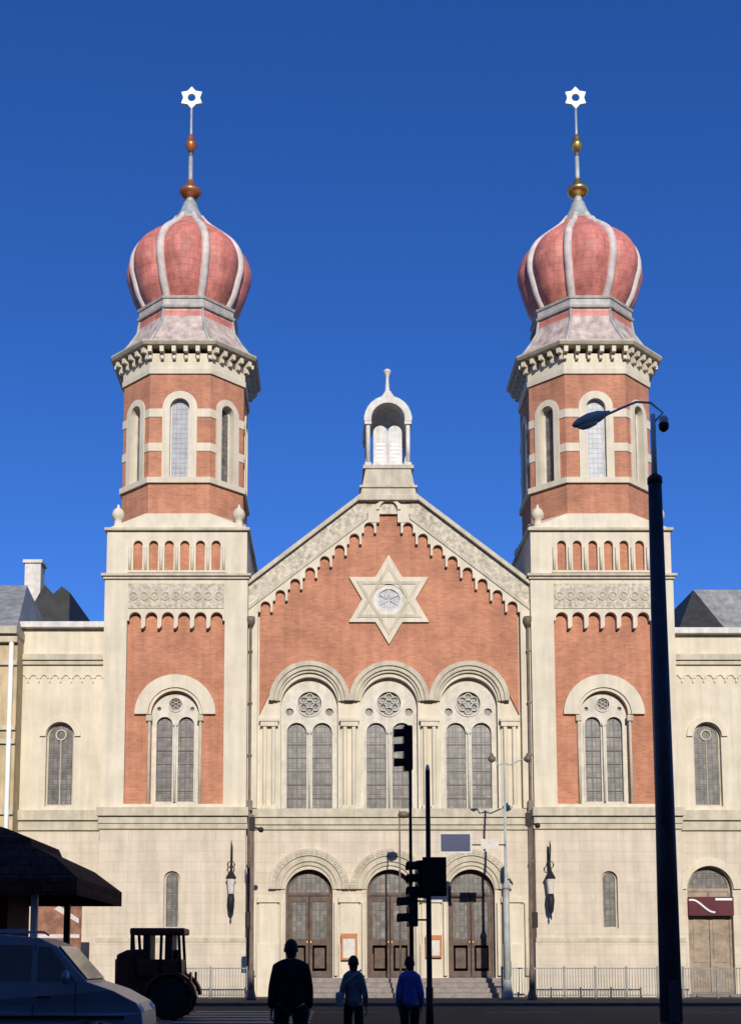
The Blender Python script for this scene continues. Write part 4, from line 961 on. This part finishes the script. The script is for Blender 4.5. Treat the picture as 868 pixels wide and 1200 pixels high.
# ------------------------------------------------------------------ vehicles
def van():
    Y = -35.0; XF = XX(177, 1165, Y); W = .9; zb = RZ
    t = thing('parked_van', 'blue grey people carrier facing right at the left edge of the street', 'van', (XF-2.2, Y, RZ))
    def pt(x, z): return (XF-x, zb+z)
    side = [(0.04, .32), (0, .55), (.03, .86), (.12, 1.0), (.5, 1.2), (.92, 1.34), (1.18, 1.62), (1.45, 1.92), (1.75, 2.06), (2.6, 2.14), (3.7, 2.12), (4.3, 2.0), (4.48, 1.5), (4.55, .9), (4.5, .35)]
    arches_ = []
    def wheel_arc(cx, r=.40): return [(cx+r*cos(a), .32+r*sin(a)) for a in [pi*i/10 for i in range(11)]]
    prof = [pt(*p) for p in side]+[pt(x, z) for x, z in wheel_arc(3.6)]+[pt(x, z) for x, z in wheel_arc(.85)]
    # lower body full width, greenhouse narrower: scale y by height
    b = MB(); b.plate(prof, [], -1, 1)
    vs_ = []
    for (x, y, z) in b.v:
        h = z-zb; f = W if h < 1.15 else W-(h-1.15)*.17
        f *= 1-.10*max(0, 1-(XF-x)/.6)
        vs_.append((x, Y+y*f, z))
    b.v = vs_
    body = b.build('body', M['van'], t, bevel=.035)
    def wy(h): return W-(max(h, 1.15)-1.15)*.17+.004
    def side_win(poly, s, name='side_window', m_=M['carglass'], d=.008):
        q = MB(); n = len(poly)
        vv = [(XF-x, Y+s*(wy(z)+0), zb+z) for x, z in poly]+[(XF-x, Y+s*(wy(z)+d), zb+z) for x, z in poly]
        q.add(vv, [tuple(range(n)), tuple(range(n, 2*n))[::-1]]+[(i, (i+1)%n, (i+1)%n+n, i+n) for i in range(n)]); return q.build(name, m_, t)
    for s in (-1, 1):
        side_win([(1.12, 1.36), (1.75, 1.36), (1.75, 1.93), (1.55, 1.9)], s)
        side_win([(1.85, 1.36), (2.9, 1.36), (2.9, 1.95), (1.85, 1.94)], s)
        side_win([(3.0, 1.36), (4.15, 1.36), (4.08, 1.9), (3.0, 1.95)], s)
        side_win([(1.80, .45), (1.812, .45), (1.812, 1.96), (1.80, 1.96)], s, 'door_seam', M['iron'], .004)
        side_win([(2.95, .45), (2.962, .45), (2.962, 1.96), (2.95, 1.96)], s, 'door_seam', M['iron'], .004)
        side_win([(1.1, .45), (1.112, .45), (1.112, 1.34), (1.1, 1.34)], s, 'door_seam', M['iron'], .004)
        side_win([(.3, .74), (4.3, .74), (4.3, .8), (.3, .8)], s, 'rub_strip', M['blackplastic'], .015)
        for xh in (1.62, 2.75): MB().box(XF-xh-.1, XF-xh+.1, Y+s*W*1.0-.02, Y+s*W+.02*s+.02, zb+1.08, zb+1.11).build('door_handle', M['blackplastic'], t)
        q = MB(); q.sphere((XF-1.25, Y+s*(W+.12), zb+1.42), .12, 12, (.6, .9, 1.0)); q.build('mirror', M['van'], t)
        q = MB(); q.add([(XF-.10, Y+s*.52, zb+.78), (XF-.04, Y+s*.52, zb+.76), (XF-.10, Y+s*.80, zb+.78), (XF-.38, Y+s*.87, zb+.88), (XF-.40, Y+s*.84, zb+1.06), (XF-.14, Y+s*.55, zb+1.0)], [(0, 1, 2, 3, 4, 5)]); 
        q = MB(); q.sphere((XF-.13, Y+s*.62, zb+.88), .15, 12, (.8, 1.1, .7)); q.build('headlight', M['lampgrey'], t)
        for xw in (.85, 3.6):
            cyy = Y+s*.79
            q = MB(Matrix.Translation((XF-xw, cyy, zb+.32)) @ Matrix.Rotation(pi/2, 4, 'X')); q.lathe([(.2, -.1), (.30, -.1), (.32, -.06), (.32, .06), (.30, .1), (.2, .1)], 0, 0, 24)
            tw = q.build('wheel', M['tyre'], t)
            q = MB(Matrix.Translation((XF-xw, cyy, zb+.32)) @ Matrix.Rotation(pi/2, 4, 'X')); q.lathe([(.05, -.105), (.2, -.103), (.2, .103), (.05, .105)], 0, 0, 20); q.build('rim', M['rim'], tw)
    q = MB(); q.add([(XF-.98, Y-.78, zb+1.385), (XF-.98, Y+.78, zb+1.385), (XF-1.44, Y+.70, zb+1.92), (XF-1.44, Y-.70, zb+1.92), (XF-.93, Y-.78, zb+1.39), (XF-.93, Y+.78, zb+1.39), (XF-1.41, Y+.70, zb+1.93), (XF-1.41, Y-.70, zb+1.93)], [(0, 1, 2, 3), (4, 7, 6, 5), (0, 4, 5, 1), (1, 5, 6, 2), (2, 6, 7, 3), (3, 7, 4, 0)]); q.build('windscreen', M['carglass'], t)
    MB().box(XF-.06, XF+.05, Y-.78, Y+.78, zb+.36, zb+.6).build('bumper', M['blackplastic'], t, bevel=.03)
    q = MB()
    for s in (-1, 1): q.tube([(XF-1.9, Y+s*.66, zb+2.13), (XF-2.0, Y+s*.66, zb+2.19), (XF-3.9, Y+s*.66, zb+2.18), (XF-4.0, Y+s*.66, zb+2.1)], .02, 6)
    q.build('roof_rail', M['rim'], t)
van()
def tractor():
    Y = -19.0; d = 38.0
    x0, x1 = XX(137, 1130, Y), XX(228, 1130, Y); L = x1-x0; zb = RZ
    t = thing('tractor', 'dark compact tractor with a glazed cab standing before the left tower', 'tractor', ((x0+x1)/2, Y, zb))
    zh = Z(1114, Y); zc = Z(1088, Y)
    b = MB(); b.plate([(x0+.02, .55), (x0+1.0, .5), (x0+1.0, zh+.05), (x0+.35, zh+.02), (x0+.05, zh-.12)], [], Y-.38, Y+.38); b.build('hood', M['tractor'], t, bevel=.05)
    MB().box(x0, x0+.04, Y-.3, Y+.3, .75, zh-.25).build('grille', M['iron'], t, bevel=.01)
    b = MB(); b.box(x0+.9, x1-.25, Y-.5, Y+.5, .45, 1.15); b.build('chassis', M['iron'], t, bevel=.04)
    cx0, cx1 = x0+.55+.0, x0+1.98
    for (xa, xb_) in ((cx0+.1, cx0), (cx1-.02, cx1-.1), ((cx0+cx1)/2+.1, (cx0+cx1)/2+.12)):
        for s in (-1, 1): MB().tube([(xa, Y+s*.62, 1.1), (xb_, Y+s*.58, zc-.12)], .05, 6).build('cab_post', M['iron'], t)
    b = MB(); b.box(cx0+.12, cx1-.02, Y-.6, Y+.6, 1.12, 1.62); b.build('cab_door', M['tractor'], t, bevel=.04)
    for xg in (.3, .95): MB().box(cx0+xg, cx0+xg+.2, Y-.57, Y+.57, 1.62, zc-.16).build('cab_pillar', M['iron'], t)
    b = MB(); b.box(cx0-.08, cx1+.08, Y-.68, Y+.68, zc-.2, zc); b.build('cab_roof', M['tractor'], t, bevel=.05)
    b = MB(); b.box(cx0+.7, cx1-.15, Y-.25, Y+.25, 1.1, 1.35); b.box(cx1-.28, cx1-.15, Y-.25, Y+.25, 1.35, 1.9); b.build('seat', M['blackplastic'], t, bevel=.04)
    b = MB(); b.tube([(cx0+.25, Y, 1.2), (cx0+.5, Y, 1.6)], .03, 6); b.build('steering_column', M['iron'], t)
    for s in (-1, 1):
        for (xw, r, wd, nm) in ((x1-.62, .62, .16, 'rear_wheel'), (x0+.42, .40, .12, 'front_wheel')):
            mt = Matrix.Translation((xw, Y+s*.72, zb+r)) @ Matrix.Rotation(pi/2, 4, 'X')
            q = MB(mt); q.lathe([(r*.55, -wd), (r*.93, -wd), (r, -wd*.6), (r, wd*.6), (r*.93, wd), (r*.55, wd)], 0, 0, 28)
            for i in range(20): 
                a = 2*pi*i/20; q.M = mt @ Matrix.Rotation(a, 4, 'Z'); q.box(r-.01, r+.025, -.025, .025, -wd*.8, wd*.8)
            wo = q.build(nm, M['tyre'], t); MB(mt).lathe([(.04, -wd*.6), (r*.55, -wd*.7), (r*.55, wd*.7), (.04, wd*.6)], 0, 0, 20).build('rim', M['tractor'], wo)
        q = MB(); q.ring(x1-.62, zb+.62, .68, .78, Y+s*.72-.22, Y+s*.72+.2, .1, pi*.95, 16); q.build('fender', M['tractor'], t)
        MB().box(x1-.06, x1+.0, Y+s*.72-.09, Y+s*.72+.09, 1.0, 1.25).build('tail_light', M['redlamp'], t)
    b = MB(); b.tube([(x0+.45, Y-.2, zh), (x0+.45, Y-.2, zh+.55)], .03, 8); b.build('exhaust', M['iron'], t)
tractor()

# ------------------------------------------------------------------ people
def skin_mesh(chains, name, sub=2):
    """chains: list of (list of (pos, rx, ry), [links]) -> evaluated mesh data"""
    me = bpy.data.meshes.new(name); vs = []; es = []; rs = []
    for nodes, links in chains:
        o = len(vs); vs += [n_[0] for n_ in nodes]; rs += [(n_[1], n_[2] if len(n_) > 2 else n_[1]) for n_ in nodes]
        es += [(a+o, b_+o) for a, b_ in links]
    me.from_pydata(vs, es, []); o = bpy.data.objects.new(name, me); C.objects.link(o)
    m_ = o.modifiers.new('skin', 'SKIN'); m_.use_smooth_shade = True
    for i, r_ in enumerate(rs): me.skin_vertices[0].data[i].radius = r_
    off = 0
    for nodes, links in chains: me.skin_vertices[0].data[off].use_root = True; off += len(nodes)
    s_ = o.modifiers.new('sub', 'SUBSURF'); s_.levels = sub; s_.render_levels = sub
    dg = bpy.context.evaluated_depsgraph_get(); dg.update()
    nm = bpy.data.meshes.new_from_object(o.evaluated_get(dg)); bpy.data.objects.remove(o); 
    for p in nm.polygons: p.use_smooth = True
    return nm
def mesh_obj(name, me, m_, parent):
    me.name = name
    o = bpy.data.objects.new(name, me); C.objects.link(o); me.materials.clear(); me.materials.append(m_); o.parent = parent; return o
def chain(nodes): return (nodes, [(i, i+1) for i in range(len(nodes)-1)])
def person(loc, H, label, jacket, legs, arms, build=1.0, hoodie=False, long_coat=False, hairlen=0, cap=False, heading=0):
    """figure looking along local +y (away from the camera). legs/arms: per side dicts of joint offsets"""
    t = thing('person', label, 'person', loc); t.rotation_euler = (0, 0, heading)
    k_ = H/1.78; B = build
    def v(x, y, z): return (x*k_, y*k_, z*k_)
    hip = .93
    body = [(v(0, 0, .97), .14*B*k_, .11*B*k_), (v(0, 0, 1.12), .125*B*k_, .10*B*k_), (v(0, 0, 1.3), .135*B*k_, .105*B*k_), (v(0, -.01, 1.42), .10*B*k_, .08*B*k_), (v(0, 0, 1.52), .055*k_, .055*k_),
            (v(0, .02, 1.60), .075*k_, .085*k_), (v(0, .02, 1.69), .085*k_, .10*k_), (v(0, .01, 1.75), .055*k_, .07*k_), (v(0, .115, 1.645), .014*k_, .018*k_)]
    links = [(0, 1), (1, 2), (2, 3), (3, 4), (4, 5), (5, 6), (6, 7), (6, 8)]
    sl_nodes, sl_links = [], []
    jac = [(v(0, 0, .86), .195*B*k_, .15*B*k_), (v(0, 0, 1.12), .175*B*k_, .14*B*k_), (v(0, 0, 1.3), .165*B*k_, .13*B*k_), (v(0, -.01, 1.42), .12*B*k_, .105*B*k_), (v(0, -.02, 1.56), .085*k_, .085*k_)]
    jl = [(0, 1), (1, 2), (2, 3), (3, 4)]
    if long_coat: jac.append((v(0, 0, .62), .225*B*k_, .17*B*k_)); jl.append((0, 5))
    tr = [(v(0, 0, 1.02), .14*B*k_, .115*B*k_)]; tl = []
    shoes = []
    fingers = []
    for s in (-1, 1):
        lg, ar = legs[s], arms[s]
        i0 = len(body)
        hp_ = v(s*.10*B, 0, .9); kn = v(*lg[0]); an = v(*lg[1]); toe = (an[0]+s*.02*k_, an[1]+.14*k_, an[2]-.055*k_)
        body += [(hp_, .092*B*k_), (kn, .058*k_), (((kn[0]+an[0])/2, (kn[1]+an[1])/2-.01*k_, (kn[2]*.6+an[2]*.4)), .056*k_), (an, .038*k_), (toe, .032*k_)]
        links += [(0, i0), (i0, i0+1), (i0+1, i0+2), (i0+2, i0+3), (i0+3, i0+4)]
        j0 = len(tr); tr += [(hp_, .105*B*k_), (kn, .078*B*k_), ((an[0], an[1], an[2]+.02*k_), .068*k_)]; tl += [(0, j0), (j0, j0+1), (j0+1, j0+2)]
        heel = (an[0], an[1]-.05*k_, an[2]-.045*k_)
        shoes.append(([(heel, .045*k_, .045*k_), ((an[0], an[1]+.03*k_, an[2]-.04*k_), .05*k_, .045*k_), (toe, .048*k_, .035*k_), ((toe[0], toe[1]+.06*k_, toe[2]-.005*k_), .035*k_, .025*k_)], [(0, 1), (1, 2), (2, 3)]))
        i1 = len(body)
        sh = v(s*.15*B, -.01, 1.40); el = v(*ar[0]); wr_ = v(*ar[1])
        dirv = (Vector(wr_)-Vector(el)).normalized(); palm = Vector(wr_)+dirv*.05*k_
        body += [(sh, .06*B*k_), (el, .043*k_), (wr_, .028*k_, .024*k_), (tuple(palm), .034*k_, .018*k_), (tuple(palm+dirv*.035*k_), .034*k_, .015*k_)]
        links += [(3, i1), (i1, i1+1), (i1+1, i1+2), (i1+2, i1+3), (i1+3, i1+4)]
        # fingers rooted in the palm
        side = Vector((0, 1, 0)) if abs(dirv.z) > .5 else Vector((0, 0, 1)); side = (side-dirv*side.dot(dirv)).normalized(); curl = Vector((-s, 0, 0)); curl = (curl-dirv*curl.dot(dirv)).normalized()
        for q, ln in enumerate((.072, .08, .075, .06)):
            base = palm+dirv*.02*k_+side*(.026-.0175*q)*k_
            fingers.append(chain([(tuple(base), .009*k_), (tuple(base+dirv*ln*.55*k_+curl*.006*k_), .0085*k_), (tuple(base+dirv*ln*.9*k_+curl*.03*k_), .0075*k_), (tuple(base+dirv*ln*1.05*k_+curl*.05*k_), .006*k_)]))
        base = palm-dirv*.03*k_+side*.02*k_
        fingers.append(chain([(tuple(base), .012*k_), (tuple(base+side*.03*k_+dirv*.025*k_), .0105*k_), (tuple(base+side*.038*k_+dirv*.055*k_+curl*.01*k_), .008*k_)]))
        j1 = len(jac)
        cuff = tuple(Vector(wr_)-dirv*.02*k_)
        jac += [(sh, .078*B*k_), (el, .064*B*k_), (cuff, .046*B*k_)]; jl += [(3, j1), (j1, j1+1), (j1+1, j1+2)]
    bo = mesh_obj('body', skin_mesh([(body, links)]+fingers, 'body'), M['skin'], t)
    mesh_obj('jacket', skin_mesh([(jac, jl)], 'jacket'), jacket, t)
    mesh_obj('trousers', skin_mesh([(tr, tl)], 'trousers'), M['trouser'], t)
    for sh_ in shoes: mesh_obj('shoe', skin_mesh([sh_], 'shoe'), M['shoe'], t)
    b = MB(); b.sphere(v(0, -.015, 1.675), .103*k_, 16, (.86, 1.0, 1.12)); b.sphere(v(.004, -.045, 1.60), .07*k_, 12, (1, .8, .9))
    if hairlen: b.sphere(v(0, -.05, 1.60), .075*k_, 12, (1, .7, 1.3))
    h_ = b.build('hair', M['hair'], None); h_.parent = t
    b = MB()
    for s in (-1, 1): b.sphere(v(s*.031, .105, 1.655), .012*k_, 8); 
    b.sphere(v(0, .108, 1.597), .016*k_, 8, (1.4, .6, .4))
    e_ = b.build('face_feature', M['hair'], None); e_.parent = t
    b = MB()
    for s in (-1, 1): b.sphere(v(s*.083, .01, 1.645), .028*k_, 8, (.4, .8, 1.1))
    e_ = b.build('ear', M['skin'], None); e_.parent = t
    return t
stand = {-1: [(-.13, .03, .50), (-.15, -.02, .085)], 1: [(.13, .05, .50), (.17, .04, .085)]}
hang = {-1: [(-.20, -.04, 1.12), (-.185, .06, .89)], 1: [(.20, -.03, 1.12), (.20, .08, .89)]}
hang1 = {-1: [(-.225, -.03, 1.12), (-.25, .05, .88)], 1: [(.22, -.03, 1.12), (.225, .09, .88)]}
Y1 = -40.0
person((XX(341, 1150, Y1), Y1, 0), 1.84, 'person in a bulky black jacket standing with legs apart, seen from behind', M['coat'], stand, hang1, 1.16)
Y2 = -35.2
walk2 = {-1: [(-.10, .12, .52), (-.10, .06, .085)], 1: [(.10, .0, .50), (.11, -.22, .11)]}
bent = {-1: [(-.20, -.09, 1.14), (-.19, .11, 1.02)], 1: [(.195, -.06, 1.13), (.22, .05, .90)]}
p2 = person((XX(414, 1150, Y2), Y2, RZ), 1.77, 'person in a grey green jacket with a shoulder bag, middle of the three walkers', M['jacket2'], walk2, bent, .88, hairlen=.04)
walk3 = {-1: [(-.09, .02, .5), (-.10, -.18, .1)], 1: [(.09, .14, .52), (.10, .1, .085)]}
p3 = person((XX(481, 1150, Y2), Y2+.3, RZ), 1.76, 'person in a bright blue jacket walking away beside the traffic light post', M['jacket3'], walk3, hang, .92)
# bag carried by the second person, backpack of the third
x2 = XX(414, 1150, Y2)
t = thing('shoulder_bag', 'dark grey shoulder bag at the left hip of the middle walker', 'bag', (x2-.22, Y2+.0, .88))
MB().box(x2-.30, x2-.17, Y2-.17, Y2+.12, .80, 1.04).build('bag_body', M['bag'], t, bevel=.03)
b = MB(); b.tube([(x2-.22, Y2-.12, 1.03), (x2-.14, Y2-.16, 1.2), (x2+.06, Y2-.13, 1.36), (x2+.13, Y2-.02, 1.41), (x2+.04, Y2+.13, 1.33), (x2-.2, Y2+.14, 1.15), (x2-.22, Y2+.08, 1.03)], .014, 6); b.build('strap', M['bag'], t)
